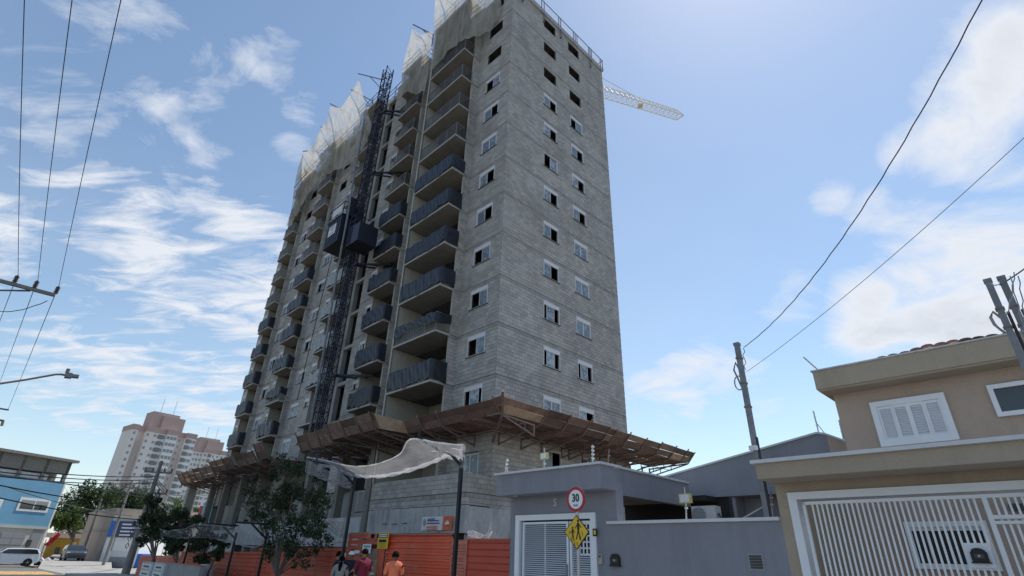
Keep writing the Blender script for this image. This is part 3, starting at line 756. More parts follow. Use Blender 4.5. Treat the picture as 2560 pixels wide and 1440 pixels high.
# ================================================================ HOIST
hoist = thing('construction_hoist', W(-2.0, 14.2), FROT, 'dark blue rack hoist mast with its passenger cage halfway up the tower', 'hoist')
mm = MB(); hw = .33; zt = 41.1; zb_ = 6.6
for x in (-hw, hw):
    for y in (-hw, hw): mm.bar((x, y, zb_), (x, y, zt), .07)
z = zb_; i = 0
while z < zt - .1:
    z2 = min(z + .75, zt)
    for (x0, y0, x1, y1) in ((-hw, -hw, hw, -hw), (hw, -hw, hw, hw), (hw, hw, -hw, hw), (-hw, hw, -hw, -hw)):
        mm.bar((x0, y0, z), (x1, y1, z), .045)
        if i % 2: x0, y0, x1, y1 = x1, y1, x0, y0
        mm.bar((x0, y0, z), (x1, y1, z2), .035)
    z = z2; i += 1
mm.bar((-.12, -hw - .06, zb_), (-.12, -hw - .06, zt - 2), .06); mm.bar((.12, hw + .05, zb_), (.12, hw + .05, zt - 2), .06)
mm.obj('mast', 'hoist_steel', hoist)
for z in (12.1, 20.6, 29.2, 36.0):
    t = MB(); t.bar((hw, -.2, z), (2.1, -2.2, z - .05), .12); t.bar((hw, .1, z), (2.1, -1.2, z - .05), .1); t.bar((1.0, -.9, z), (1.7, -1.2, z), .08); t.bar((hw, -.5, z), (hw, .5, z), .1); t.bar((-hw, -.5, z), (-hw, .5, z), .1)
    t.bar((2.0, -2.3, z), (2.0, -1.0, z), .09); t.obj('wall_tie', 'hoist_steel', hoist)
cz = 22.35
cg = MB(); cg.box(-1.15, .55, .55, 2.85, cz, cz + .12, 1); 
for (x0, x1, y0, y1) in ((-1.15, -1.1, .55, 2.85), (.5, .55, .55, 2.85), (-1.15, .55, .55, .6), (-1.15, .55, 2.8, 2.85)): cg.box(x0, x1, y0, y1, cz + .12, cz + 2.35)
cg.box(-1.2, .6, .5, 2.9, cz + 2.35, cz + 2.45)
for y in (.9, 1.3, 1.7, 2.1, 2.5): cg.bar((-1.17, y, cz + .1), (-1.17, y, cz + 2.35), .03)
for x in (-.8, -.4, 0, .35): cg.bar((x, .54, cz + .1), (x, .54, cz + 2.35), .035)
cage = cg.obj('cage', ['hoist_steel', 'black'], hoist)
g = MB()
for (x, y) in ((-1.15, .55), (-1.15, 1.7), (-1.15, 2.85), (.5, .55), (.5, 2.85)): g.bar((x, y, cz + 2.45), (x, y, cz + 3.6), .05)
for z in (2.95, 3.6):
    g.bar((-1.15, .55, cz + z), (-1.15, 2.85, cz + z), .05); g.bar((-1.15, .55, cz + z), (.5, .55, cz + z), .05); g.bar((.5, .55, cz + z), (.5, 2.85, cz + z), .05); g.bar((-1.15, 2.85, cz + z), (.5, 2.85, cz + z), .05)
g.box(-.6, .1, .6, 1.1, cz + 2.5, cz + 3.4)
g.box(-.9, -.4, .25, .55, cz + 2.3, cz + 4.0)
g.obj('guard_rail', 'hoist_steel', cage)
boxes('sign_panel', 'banner_white', cage, [(-1.19, -1.16, 1.25, 2.35, cz + .95, cz + 1.85)])
boxes('sign_panel', 'coping', cage, [(-1.19, -1.16, .75, 2.3, cz + 2.72, cz + 3.4)])
for i, (z, a, b_) in enumerate(((1.7, 1.4, 2.2), (1.55, 1.4, 2.25), (1.38, 1.45, 2.0), (1.1, 1.4, 2.2))):
    boxes('print', 'ink_blue', cage, [(-1.195, -1.191, a, b_, cz + z, cz + z + .06)])
c2 = MB()
c2.box(-.9, .6, -1.35, -.6, 21.4, 21.3, 1)
seg = []
c2.box(-.9, .6, -1.35, -.6, 22.9, 23.0)
for (x0, x1, y0, y1) in ((-.9, -.85, -1.35, -.6), (.55, .6, -1.35, -.6), (-.9, .6, -.65, -.6), (-.9, .6, -1.35, -2.25)): c2.box(x0, x1, y0, y1, 21.3, 22.9)
for y in (-.75, -.95, -1.15): c2.bar((-.92, y, 21.45), (-.92, y, 23.0), .04)
for z in (23.4, 23.9): c2.bar((-.9, -1.35, z), (-.9, -.6, z), .04); c2.bar((-.9, -1.35, z), (.6, -1.35, z), .04)
for (x, y) in ((-.9, -1.35), (.6, -1.35), (-.9, -.6)): c2.bar((x, y, 23.0), (x, y, 23.9), .04)
c2.obj('cage', ['hoist_steel', 'black'], hoist)
pipe = MB(); u0, z0 = onV(771, 1095, -2.9); u1, z1 = onV(912, 290, -2.9)
a, b_ = W(-2.9, u0, z0), W(-2.9, u1, z1)
n = 14; pts = [a.lerp(b_, i / n) + LV * (.05 * math.sin(i * 1.3)) for i in range(n + 1)]
pipe = MB(); pipe.tube(pts, .075, 8)
for i in range(1, n): pipe.tube([pts[i] - Vector((0, 0, .1)), pts[i] + Vector((0, 0, .1))], .1, 8)
tag(pipe.obj('rubble_chute', 'service_pole', smooth=True), 'long pale vertical pipe running beside the dark hoist mast', 'pipe')
w_ = MB(); u0, z0 = onV(743, 1000, -1.6); u1, z1 = onV(850, 560, -1.6)
w_.tube([W(-1.6, u0, z0), W(-1.6, (u0 + u1) / 2 + .1, (z0 + z1) / 2), W(-1.6, u1, z1)], .03, 5)
tag(w_.obj('hanging_rope', 'wire'), 'thin dark rope hanging down the facade left of the hoist', 'rope')

# ================================================================ ROOF EDGE
rr = thing('roof_guard_rail', CORNER, FROT, 'grey tube guard rail along the right roof edge of the tower', 'railing')
ZR = ROOF + .14
xs = [.35, 1.0, 3.1, 3.4, 5.2, 5.45, 7.1, 7.35, 7.6, 9.2, 9.4, 9.6, 10.9, 11.2]
for i, x in enumerate(xs):
    mb = MB(); lo = -1.15 if i in (1, 3, 5, 10, 0) else -.2
    mb.bar((x, -.12, ZR + lo), (x, -.12, ZR + 1.25), .05)
    if lo < -1: mb.bar((x, -.12, ZR + lo), (x, 0, ZR + lo - .05), .08); mb.bar((x, -.2, ZR + lo - .1), (x, -.12, ZR + lo + .2), .05)
    mb.obj('post', 'scaffold', rr)
mb = MB(); mb.bar((.2, -.12, ZR + 1.22), (11.3, -.12, ZR + 1.22), .05); mb.bar((.2, -.12, ZR + .08), (11.3, -.12, ZR + .08), .09); mb.bar((11.25, -.12, ZR + 1.22), (11.25, 6, ZR + 1.22), .05); mb.obj('rail', 'scaffold', rr)
mb = MB(); mb.face([(.3, -.1, ZR + .1), (11.25, -.1, ZR + .1), (11.25, -.1, ZR + 1.2), (.3, -.1, ZR + 1.2)]); mb.obj('mesh_screen', 'thin_net', rr)
mb = MB(); mb.box(.2, TW + .05, -.16, -.03, ZR - .13, ZR - .01); mb.obj('edge_board', 'coping', rr)
# rail round the balcony-side roof outline
rl = thing('roof_guard_rail', CORNER, FROT, 'zigzag tube guard rail along the roof edge above the balconies', 'railing')
path = [(0, .2), (0, 3.3), (-1.55, 3.3), (-1.55, 7.6), (0, 7.6), (0, 10.1), (-.95, 10.1), (-.95, 13), (-.1, 13), (-.1, 17.4), (-.95, 17.4), (-.95, 20.1), (-.1, 20.1), (-.1, 24.95), (-.95, 24.95), (-.95, 27.8), (-.1, 27.8), (-.1, 32.1), (-.95, 32.1), (-.95, 34.6), (-.3, 34.6), (-.3, 35.8)]
mb = MB(); posts = []
for (a, b_), (c, d) in zip(path[:-1], path[1:]):
    ln = math.hypot(c - a, d - b_)
    for z in (.05, .62, 1.2): mb.bar((a, b_, ZR + z), (c, d, ZR + z), .05)
    for j in range(max(1, int(ln / 1.1))): t = j / max(1, int(ln / 1.1)); posts.append((a + (c - a) * t, b_ + (d - b_) * t))
mb.obj('rail', 'scaffold', rl)
pm = MB(); pm.bar((0, 0, -.35), (0, 0, 1.25), .05); pme = pm.mesh('post', 'scaffold')
for x, y in posts: link('post', pme, rl, (x, y, ZR))
mb = MB()
for (a, b_), (c, d) in zip(path[:-1], path[1:]):
    if abs(a - c) < .01: mb.box(a - .03, a, min(b_, d), max(b_, d), ZR - .13, ZR - .02)
mb.obj('edge_board', 'coping', rl)

# ================================================================ NET FRAMES AND NETS
def lt(px, py, v):
    u, z = onV(px, py, v); return Vector((v, u, z))
frames = [((1088, -20), -2.9), ((1032, 61), -2.9), ((895, 184), -2.7), ((878, 224), -2.7), ((825, 259), -2.7), ((802, 317), -2.7), ((757, 378), -2.7), ((735, 470), -2.3)]
tips = [lt(*q, v) for q, v in frames]
lab = ['steel net frame above the first wide balconies, cut by the picture top', 'steel net frame standing over the second balcony column', 'tallest steel net frame, next to the hoist mast top', 'steel net frame just left of the hoist with bunched net', 'steel net frame with long post in the middle of the white net', 'steel net frame left of the long-posted one', 'steel net frame near the far end of the roof', 'last small steel net frame at the far roof corner']
for i, t in enumerate(tips):
    r = thing('net_outrigger', CORNER, FROT, lab[i], 'scaffold', 'steel frames carrying the roof net')
    base = Vector((-.9 if i in (0, 1) else -.35, t.y - (.2 if i != 2 else 1.2), ZR + .1)); top = Vector((base.x, base.y, t.z + .05))
    if top.z < ZR + 1.6: top.z = ZR + 1.6
    mb = MB(); mb.bar(base, top, .07); mb.bar(top, t, .07); q = top.lerp(t, .55); mb.bar(q, top.lerp(base, .42), .055)
    mb.obj('frame_tube', 'scaffold', r)
def net(name, m, cols, rows_per, label, wr=.12, seed=1, cat='net', sub=5, folds=7.0):
    """cols: list of columns, each a list of points from top to bottom; refined with folds and slack"""
    rnd = random.Random(seed); out = []
    nC = (len(cols) - 1) * sub + 1; nR = rows_per
    def at_col(c, t):
        x = t * (len(c) - 1); i = min(int(x), len(c) - 2); f = x - i; return c[i].lerp(c[i + 1], f)
    p1, p2, p3 = (rnd.uniform(0, 6) for _ in range(3))
    for r in range(nR + 1):
        t = r / nR; row = []
        for c in range(nC):
            x = c / sub; i = min(int(x), len(cols) - 2); f = x - i
            A, B = at_col(cols[i], t), at_col(cols[i + 1], t); P = A.lerp(B, f)
            slack = math.sin(math.pi * f) * (1 - t) * .0
            gath = math.sin(c * folds / sub + p1 + t * 2) * .6 + math.sin(c * folds * 2.3 / sub + p2 - t * 3) * .4
            P = P + Vector((-1, 0, 0)) * wr * gath * min(1, .1 + t * 2.2) + Vector((0, 0, 1)) * (wr * .5 * math.sin(c * 3.7 + p3 + r) * (1 if r == nR else (.15 if r else 0)))
            row.append(P)
        out.append(row)
    mb = MB(); mb.grid(out); o = mb.obj(name, m, None, smooth=True, loc=CORNER, rot=FROT); return tag(o, label, cat)
def col(*pts): return [lt(x, y, v) for x, y, v in pts]
net('safety_net', 'net', [col((1088, -15, -2.9), (1084, 70, -1.9), (1082, 120, -1.8), (1076, 177, -1.75)),
    col((1110, -60, -2.9), (1100, 60, -1.8), (1100, 105, -1.75), (1094, 160, -1.75)),
    col((1140, -90, -2.7), (1130, 30, -1.75), (1128, 80, -1.7), (1126, 122, -1.72)),
    col((1172, -110, -2.5), (1165, 5, -1.7), (1165, 60, -1.66), (1163, 97, -1.7)),
    col((1200, -120, -1.8), (1195, 20, -1.0), (1197, 60, -1.0), (1200, 89, -.9)),
    col((1235, -120, -1.2), (1228, -10, -.5), (1228, 40, -.4), (1228, 76, -.3)),
    col((1258, -120, -1.0), (1250, -30, -.4), (1252, 10, -.3), (1250, 36, -.2))], 16, 'beige safety net draped over the top of the first balcony column by the corner', .1, 2)
net('safety_net', 'net', [col((1032, 70, -2.9), (1012, 150, -1.5), (1006, 190, -1.15), (1003, 236, -1.1)),
    col((1045, 82, -2.6), (1030, 140, -1.2), (1022, 190, -1.1), (1016, 228, -1.1)),
    col((1056, 86, -2.2), (1048, 135, -1.2), (1044, 190, -1.1), (1040, 236, -1.1)),
    col((1082, 78, -1.9), (1074, 140, -1.3), (1068, 190, -1.15), (1060, 226, -1.1))], 16, 'beige net gathered round the second balcony column at the roof', .1, 3, folds=9)
tp = [(895, 194), (878, 232), (850, 268), (827, 268), (812, 305), (804, 322), (780, 368), (759, 384), (745, 430), (735, 470)]
cols = [col((897, 196, -2.7), (912, 262, -1.6), (925, 300, -1.2), (932, 320, -1.1)),
    col((879, 232, -2.7), (896, 300, -1.3), (905, 330, -1.1), (906, 374, -1.0)),
    col((852, 270, -2.7), (872, 335, -1.2), (874, 370, -1.1), (872, 414, -1.0)),
    col((826, 266, -2.7), (842, 365, -1.2), (842, 395, -1.1), (838, 426, -1.0)),
    col((812, 308, -2.7), (820, 390, -1.2), (820, 420, -1.1), (806, 442, -1.0)),
    col((802, 322, -2.7), (800, 415, -1.2), (798, 440, -1.1), (788, 462, -1.0)),
    col((778, 372, -2.7), (776, 440, -1.2), (774, 470, -1.1), (764, 496, -1.0)),
    col((758, 384, -2.7), (752, 462, -1.2), (750, 490, -1.1), (744, 534, -1.0)),
    col((745, 420, -2.6), (742, 475, -1.4), (737, 510, -1.1), (730, 556, -1.0)),
    col((736, 465, -2.2), (731, 500, -1.3), (726, 530, -1.1), (716, 566, -1.0))]
net('safety_net', 'net', cols, 18, 'long white safety net billowing from roof frames left of the hoist', .12, 5)

# ================================================================ TOWER CRANE JIB
A0, A1 = at(1500, 232, 46), at(1700, 294, 60)
crane = thing('tower_crane', A0, 0, 'pale lattice crane jib sticking out to the right from behind the tower', 'crane')
dirc = (A1 - A0); Lc = dirc.length; dirc.normalize(); A0 = A0 - dirc * 8; Lc += 8
side = dirc.cross(Vector((0, 0, 1))).normalized(); upc = side.cross(dirc)
def cp_(s, a, b_): p = A0 + dirc * s + side * a + upc * b_ - crane.location; return p
mb = MB(); hh, ww = 1.25, .6; n = int(Lc / 1.1)
for a, b_ in ((-ww, 0), (ww, 0), (0, hh)): mb.bar(cp_(0, a, b_), cp_(Lc, a, b_), .08)
for i in range(n):
    s0, s1, sm = i * Lc / n, (i + 1) * Lc / n, (i + .5) * Lc / n
    for a in (-ww, ww): mb.bar(cp_(s0, a, 0), cp_(sm, 0, hh), .05); mb.bar(cp_(sm, 0, hh), cp_(s1, a, 0), .05)
    mb.bar(cp_(s0, -ww, 0), cp_(s0, ww, 0), .05); mb.bar(cp_(s0, -ww, 0), cp_(s1, ww, 0), .04)
mb.bar(cp_(Lc, -ww, 0), cp_(Lc, 0, hh), .1); mb.bar(cp_(Lc, ww, 0), cp_(Lc, 0, hh), .1); mb.bar(cp_(Lc, -ww, 0), cp_(Lc, ww, 0), .12)
mb.obj('jib', 'crane_white', crane)
mb = MB(); mb.bar(cp_(0, 0, hh + 3.2), cp_(Lc * .6, 0, hh), .08); mb.obj('tie_rod', 'crane_white', crane)
mb = MB(); mb.box(-.3, .3, -.3, .3, -.15, .15); mb.obj('trolley', 'crane_yellow', crane, loc=cp_(Lc * .62, 0, -.1))
mm = MB(); base = cp_(0, 0, 0)
for a, b_ in ((-.8, -.8), (.8, -.8), (.8, .8), (-.8, .8)): mm.bar((base.x + a, base.y + b_, -crane.location.z), (base.x + a, base.y + b_, base.z + 4), .14)
for i in range(30):
    z0 = -crane.location.z + i * 1.6; s_ = 1 if i % 2 else -1
    for (a, b_, c, d) in ((-.8, -.8, .8, -.8), (.8, -.8, .8, .8), (.8, .8, -.8, .8), (-.8, .8, -.8, -.8)):
        if z0 + 1.6 < base.z + 4: mm.bar((base.x + a, base.y + b_, z0), (base.x + c, base.y + d, z0 + 1.6), .07)
mm.obj('mast', 'crane_yellow', crane)
# ================================================================ STREET FRONT
def TB(): return None
def street_thing(name, v, u, label, cat, group=None, z=None):
    P = W(v, u); P.z = gz(P) if z is None else z
    return thing(name, P, FROT, label, cat, group)
def loc_map(root):
    """(v, u, z) of the street frame to the thing's own coordinates"""
    d = root.location - CORNER; v0, u0, z0 = d.dot(RV), d.dot(LV), d.z
    return lambda v, u, z: (v - v0, u - u0, z - z0)
class SB(MB):
    def __init__(s, root): super().__init__(); s.c = loc_map(root)
    def sb(s, v0, v1, u0, u1, z0, z1, m=0):
        a, b = s.c(v0, u0, z0), s.c(v1, u1, z1); s.box(a[0], b[0], a[1], b[1], a[2], b[2], m)
    def sbar(s, p, q, w, h=None, m=0): s.bar(s.c(*p), s.c(*q), w, h, m)
    def st(s, pts, r, seg=6, m=0): s.tube([s.c(*p) for p in pts], r, seg, m)
# ---- orange hoarding
fence = street_thing('site_fence', -6, 0, 'long orange corrugated metal hoarding along the pavement in front of the tower', 'fence')
def sheet(u0, u1, z0, z1, m, per=.17, dep=.05, v=-6.0, flat=.5):
    mb = SB(fence); rows = []; z = z0; prof = []
    while z < z1:
        prof += [(z, 0), (z + per * flat, 0), (z + per * (flat + .12), dep), (z + per * .93, dep)]; z += per
    prof.append((z1, 0)); prof = [q for q in prof if q[0] <= z1]
    for zz, d in prof: rows.append([mb.c(v - d, u0, zz), mb.c(v - d, u1, zz)])
    mb.grid(rows); return mb.obj('metal_sheet', m, fence)
def fz(u): return gz(W(-6, u))
u = -7.42
for a, b in ((-7.42, -5.72),): sheet(a, b, .02, 2.07, 'fence_red', per=.165, dep=.022, flat=.8)
sheet(-5.66, -5.28, .02, 2.06, 'fence_post', per=.165); sheet(-5.24, -5.06, .02, 2.02, 'fence_orange', per=.165)
for i in range(3):
    a = -5.02 + i * 1.14; sheet(a, a + 1.15, .02, 2.2, 'fence_orange', v=-6.0 - .004 * (i % 2))
u = .93; i = 0
while u < 28.8:
    top = 1.96 - (0 if u < 9 else .16) + fz(u) * 1.4 - (.25 if u > 20 else 0); sheet(u, u + 1.17, fz(u), top, 'fence_orange', v=-6.0 - .004 * (i % 2)); u += 1.16; i += 1
mb = SB(fence)
for a in (-5.69, -5.04, -1.62, -.36, .9): mb.sb(-6.04, -5.96, a - .03, a + .03, 0, 2.28 if a > -2 else 2.1)
mb.obj('fence_post', 'fence_post', fence)
fcap = SB(fence); fcap.sb(-6.04, -5.98, -7.42, -5.72, 2.07, 2.1); fcap.sb(-6.04, -5.98, -5.02, -1.6, 2.2, 2.23); fcap.sb(-6.03, -5.98, .93, 9, 1.96, 1.98); fcap.obj('fence_cap', 'fence_post', fence)
gate = street_thing('site_gate', -6, 0, 'orange site gate panel with notices behind the group of people', 'gate')
mb = SB(gate)
for a, b in ((-.36, .86),):
    z = .05
    while z < 2.2: mb.sb(-6.07, -6.02, a, b, z, z + .12); z += .17
mb.obj('metal_sheet', 'fence_orange', gate)
mb = SB(gate)
for (a, b, z0, z1) in ((-.36, .9, 2.22, 2.29), (-.4, -.34, 0, 2.29), (.84, .9, 0, 2.29), (-1.6, -.36, 1.93, 1.99), (-.9, -.84, 2.0, 2.26)): mb.sb(-6.09, -6.03, a, b, z0, z1)
mb.obj('gate_frame', 'fence_post', gate)
boxes('door_leaf', 'fence_orange', gate, [(-.05, -.02, -1.5, -.4, .05, 1.9)])
boxes('inspection_panel', 'pillar', gate, [(-.075, -.05, -1.15, -.5, 1.62, 1.84), (-.075, -.05, -1.2, -.62, .3, .78)])
boxes('panel', 'wood_light', gate, [(-.08, -.05, -1.2, -.55, .8, 1.58)])
text_mesh(gate, 'lettering', 'Lazer', 'sign_white', .13, (-.085, -.86, 1.32), (math.radians(90), 0, math.radians(-90)), scale_x=1.0, bold=.003)
text_mesh(gate, 'lettering', 'completo', 'sign_white', .13, (-.085, -.9, 1.16), (math.radians(90), 0, math.radians(-90)), scale_x=.9, bold=.003)
boxes('top_infill', 'fence_orange', gate, [(-.05, -.02, -.84, -.36, 2.02, 2.22), (-.05, -.02, -1.55, -.9, 2.02, 2.22)])
# notices
nb = street_thing('notice_board', -6.1, -1.0, 'yellow and black warning notice on the site gate', 'sign')
mb = SB(nb); u0, z1 = onV(948, 1331, -6.14); u1, z0 = onV(967, 1372, -6.14); mb.sb(-6.15, -6.13, u1 - .02, u0, z0, z1); mb.obj('board', 'yellow_sign', nb)
mb = SB(nb); h = z1 - z0; mb.sb(-6.155, -6.151, u1 + .02, u0 - .04, z1 - h * .33, z1 - h * .06); mb.obj('header', 'black', nb)
mb = SB(nb); mb.sb(-6.155, -6.151, u1 + .07, u0 - .08, z1 - h * .62, z1 - h * .44)
for i in range(4): mb.sb(-6.155, -6.151, u1 + .04 + .02 * (i % 2), u0 - .06, z0 + h * (.08 + .075 * i), z0 + h * (.1 + .075 * i))
mb.obj('pictogram', 'black', nb)
mb = SB(nb); mb.sb(-6.158, -6.156, u1 + .05, u0 - .07, z1 - h * .16, z1 - h * .1); mb.sb(-6.158, -6.156, u1 + .05, u0 - .07, z1 - h * .27, z1 - h * .21); mb.obj('lettering', 'sign_white', nb)
np_ = street_thing('paper_notice', -6.1, -.5, 'white and light blue paper notice beside the yellow warning board', 'sign')
mb = SB(np_); u0, z1 = onV(908, 1360, -6.14); u1, z0 = onV(925, 1384, -6.14); mb.sb(-6.15, -6.13, u1, u0, z0, z1); mb.obj('paper', 'sign_white', np_)
mb = SB(np_); mb.sb(-6.155, -6.151, u1 + .04, u0 - .04, z0 + .12, z1 - .16); mb.sb(-6.155, -6.151, u1 + .04, u0 - .1, z1 - .1, z1 - .05); mb.obj('print', 'ink_teal', np_)
n2 = street_thing('paper_notice', -6.1, .3, 'small white slip stuck on the orange gate behind the white helmet', 'sign'); mb = SB(n2); mb.sb(-6.11, -6.09, .0, .35, 1.62, 1.72); mb.obj('paper', 'sign_white', n2)
# ---- banner on the concrete wall
ban = thing('banner', W(-1.45, 1.8, 2.9), FROT, 'white and orange banner with a green crest hung on the concrete podium wall', 'banner')
u0, z1 = onV(1056, 1293, -1.45); u1, z0 = onV(1131, 1325, -1.45)
def bl(u, z, v=-1.45): return (v + 1.45, u - 1.8, z - 2.9)
usp = u0 + (u1 - u0) * .70
mb = MB(); n = 12; rows = [[(-.02 + .02 * math.sin(j * 1.1 + i), u0 - 1.8 + (usp - u0) * j / n, z0 - 2.9 + (z1 - z0) * i / 3) for j in range(n + 1)] for i in range(4)]; mb.grid(rows); mb.obj('cloth', 'banner_white', ban)
mb = MB(); rows = [[(-.02 + .02 * math.sin(j * 1.1 + i + 4), usp - 1.8 + (u1 - usp) * j / 5, z0 - 2.9 + (z1 - z0) * i / 3) for j in range(6)] for i in range(4)]; mb.grid(rows); mb.obj('cloth', 'banner_orange', ban)
mb = MB(); mb.disc((-.05, u0 - 2.05, z1 - 3.12), (1, 0, 0), .1, 14, ry=.13); mb.obj('crest', 'green_ink', ban)
mb = MB(); mb.disc((-.055, u0 - 2.05, z1 - 3.12), (1, 0, 0), .065, 14, ry=.09); mb.obj('crest', 'banner_white', ban)
mb = MB(); mb.disc((-.058, u0 - 2.05, z1 - 3.12), (1, 0, 0), .03, 10, ry=.06); mb.obj('crest', 'green_ink', ban)
for i, (t, ln) in enumerate(((.1, .55), (.22, .85), (.42, .9), (.68, .8), (.84, .75))):
    z = z1 - (z1 - z0) * t - .03; boxes('print', 'ink_blue' if i < 3 else 'banner_orange', ban, [(-.055, -.05, u0 - 2.25 - ln, u0 - 2.25, z - 2.9 - .03, z - 2.9 + .012)])
boxes('print', 'sign_white', ban, [(-.055, -.05, u1 - 1.62, u1 - 1.32, z0 - 2.9 + .22, z0 - 2.9 + .3), (-.055, -.05, u1 - 1.56, u1 - 1.42, z0 - 2.9 + .3, z0 - 2.9 + .36)])
# rebar stubs on the wall
for k, (px, py) in enumerate(((965, 1311), (988, 1311), (1013, 1309))):
    u, z = onV(px, py, -1.42); mb = MB(); mb.tube([(0, -.12, .02), (-.12, .1, 0)], .018, 5)
    mb.obj('steel_stub', 'sill_dark', None, loc=W(-1.42, u, z), rot=FROT, label='short dark steel bar poking from the podium wall, ' + ('leftmost of three', 'middle of three', 'rightmost of three')[k], cat='steel bar')

# ---- pavement net canopy: posts with arms and the sagging white nets
def canopy_post(u, v, top, label, arm=1.45, brace=True):
    r = street_thing('canopy_post', v, u, label, 'post'); h = top - r.location.z
    mb = MB(); mb.bar((0, 0, 0), (0, 0, h - .28), .085); mb.obj('pole', 'post_dark', r)
    mb = MB(); mb.bar((0, 0, h), (-arm, 0, h + .0), .06); mb.bar((-arm, 0, h), (-arm, 0, h + .22), .045); mb.bar((-arm * .52, 0, h - .02), (-.02, 0, h - .5), .06); mb.obj('arm', 'post_dark', r)
    return r
canopy_post(-7.0, -7.5, 4.3, 'dark post at the right end of the white net canopy, netting round its top')
canopy_post(-1.42, -7.5, 4.2, 'dark post holding the left end of the big sagging white net')
for u, lb in ((4.86, 'thin dark post in front of the orange fence, left of the big tree'), (8.2, 'thin dark post beside the bushy street tree'), (11.8, 'thin dark post between the two left street shrubs'), (14.5, 'thin dark post left of the middle shrub')):
    canopy_post(u, -7.5, 2.55 + .0 * u, lb, arm=1.3)
u_, z_ = onV(1152, 1165, -7.5)
wr = MB(); rows = []
for i in range(9):
    rows.append([(.075 * math.cos(2 * math.pi * j / 8) * (1 + .35 * math.sin(i * 2.2 + j)), .075 * math.sin(2 * math.pi * j / 8) * (1 + .3 * math.cos(i * 1.7 + j)), 3.72 + .08 * i) for j in range(9)])
wr.grid(rows); tag(wr.obj('net_wrapping', 'net_white', smooth=True, loc=W(-7.5, -7.0, 0), rot=FROT), 'white netting bunched round the top of the right canopy post', 'net')
def curve_net(name, outer, inner, vo, vi, label, nv=10, belly=.0, m='net_white', hem=.05):
    def samp(pts, n):
        out = []; k = len(pts) - 1
        for i in range(n + 1):
            x = i / n * k; a = min(int(x), k - 1); f = x - a
            p0, p1, p2, p3 = pts[max(a - 1, 0)], pts[a], pts[a + 1], pts[min(a + 2, k)]
            q = [.5 * ((2 * p1[c]) + (-p0[c] + p2[c]) * f + (2 * p0[c] - 5 * p1[c] + 4 * p2[c] - p3[c]) * f * f + (-p0[c] + 3 * p1[c] - 3 * p2[c] + p3[c]) * f ** 3) for c in (0, 1)]
            out.append(q)
        return out
    n = 40; A = [lt(*q, vo) for q in samp(outer, n)]; B = [lt(*q, vi) for q in samp(inner, n)]; rows = []
    for r in range(nv + 1):
        t = r / nv; rows.append([A[i].lerp(B[i], t) - Vector((0, 0, belly * math.sin(math.pi * t) * math.sin(math.pi * i / n))) + Vector((.02 * math.sin(i * .9 + r), 0, .025 * math.sin(i * 1.9 + r * 1.3) * (.2 + t) + .03 * math.sin(r * 2.4 + i * .25))) for i in range(n + 1)])
    mb = MB(); mb.grid(rows); o = mb.obj(name, m, None, smooth=True, loc=CORNER, rot=FROT); tag(o, label, 'net')
    hb = MB()
    for path, r_ in ((A, hem * .35), (B, hem)):
        for i in range(n):
            k = 6
        rr_ = [r_ * (1 + .35 * math.sin(i * 2.1)) for i in range(n + 1)]; hb.tube(path, rr_, 6)
    hb.obj('hem', 'hem_white', o, smooth=True)
curve_net('canopy_net', [(1157, 1113), (1092, 1107), (1026, 1098), (1000, 1135), (950, 1158), (900, 1166), (855, 1162), (810, 1150), (768, 1143)],
          [(1156, 1153), (1118, 1142), (1090, 1152), (1033, 1173), (968, 1189), (915, 1192), (893, 1190), (886, 1196), (881, 1204)], -8.85, -7.45, 'big sagging white net canopy over the pavement', belly=.12)
curve_net('canopy_net', [(768, 1150), (765, 1166), (764, 1182)], [(881, 1204), (882, 1215), (878, 1222)], -8.8, -7.5, 'loose white net flap hanging at the left end of the big canopy', belly=.1, hem=.01, m='net_white')
curve_net('canopy_net', [(592, 1322), (560, 1316), (520, 1312), (487, 1311), (462, 1322), (440, 1325), (420, 1328), (400, 1322)],
          [(665, 1350), (640, 1368), (600, 1362), (560, 1352), (520, 1345), (480, 1345), (440, 1346), (400, 1344)], -8.8, -7.3, 'low dusty net canopy stretched behind the left street shrubs', belly=.1, m='net_low', hem=.02)
curve_net('canopy_net', [(860, 1305), (870, 1330), (880, 1338)], [(800, 1300), (830, 1330), (870, 1352)], -5.7, -5.5, 'torn net hanging behind the fence left of the gate', hem=.01, m='net_low')
o = curve_net('canopy_net', [(1168, 1330), (1185, 1328), (1215, 1338), (1228, 1305)], [(1170, 1340), (1195, 1345), (1210, 1357), (1230, 1330)], -5.8, -5.9, 'scrap of white net caught on the fence by the grey house', hem=.02)

# ---- grey house
gh = street_thing('grey_house', -6, -10, 'single-storey blue-grey house with white louvred gate right of the tower', 'house')
mb = SB(gh)
mb.sb(-6.0, -5.8, -7.64, -7.4, 0, 3.3); mb.sb(-6.0, -5.8, -10.26, -7.64, 2.66, 3.3); mb.sb(-6.0, -5.72, -10.85, -10.26, 0, 3.3)
mb.sb(-5.8, -1.9, -7.6, -7.4, 0, 3.3)
mb.sb(-6.55, -6.0, -10.85, -7.4, 3.1, 3.62); mb.sb(-6.0, -5.8, -10.3, -7.4, 3.3, 3.62)
mb.sb(-6.0, -1.7, -10.42, -10.22, 3.1, 3.72)
mb.sb(-6.003, -5.72, -10.42, -10.22, 3.1, 3.715)
mb.obj('wall', 'grey_stucco', gh)
mb = SB(gh); mb.sb(-6.62, -5.75, -10.9, -7.34, 3.62, 3.67); mb.sb(-6.05, -1.7, -10.47, -10.17, 3.72, 3.77); mb.obj('coping', 'coping', gh)
mb = SB(gh); mb.sb(-5.7, -1.9, -10.2, -7.62, 3.2, 3.3); mb.obj('roof', 'concrete', gh)
mb = SB(gh)
P1 = [(-1, *onV(*q, -1)) for q in ((1646, 1198), (1887, 1130), (2047, 1087))]
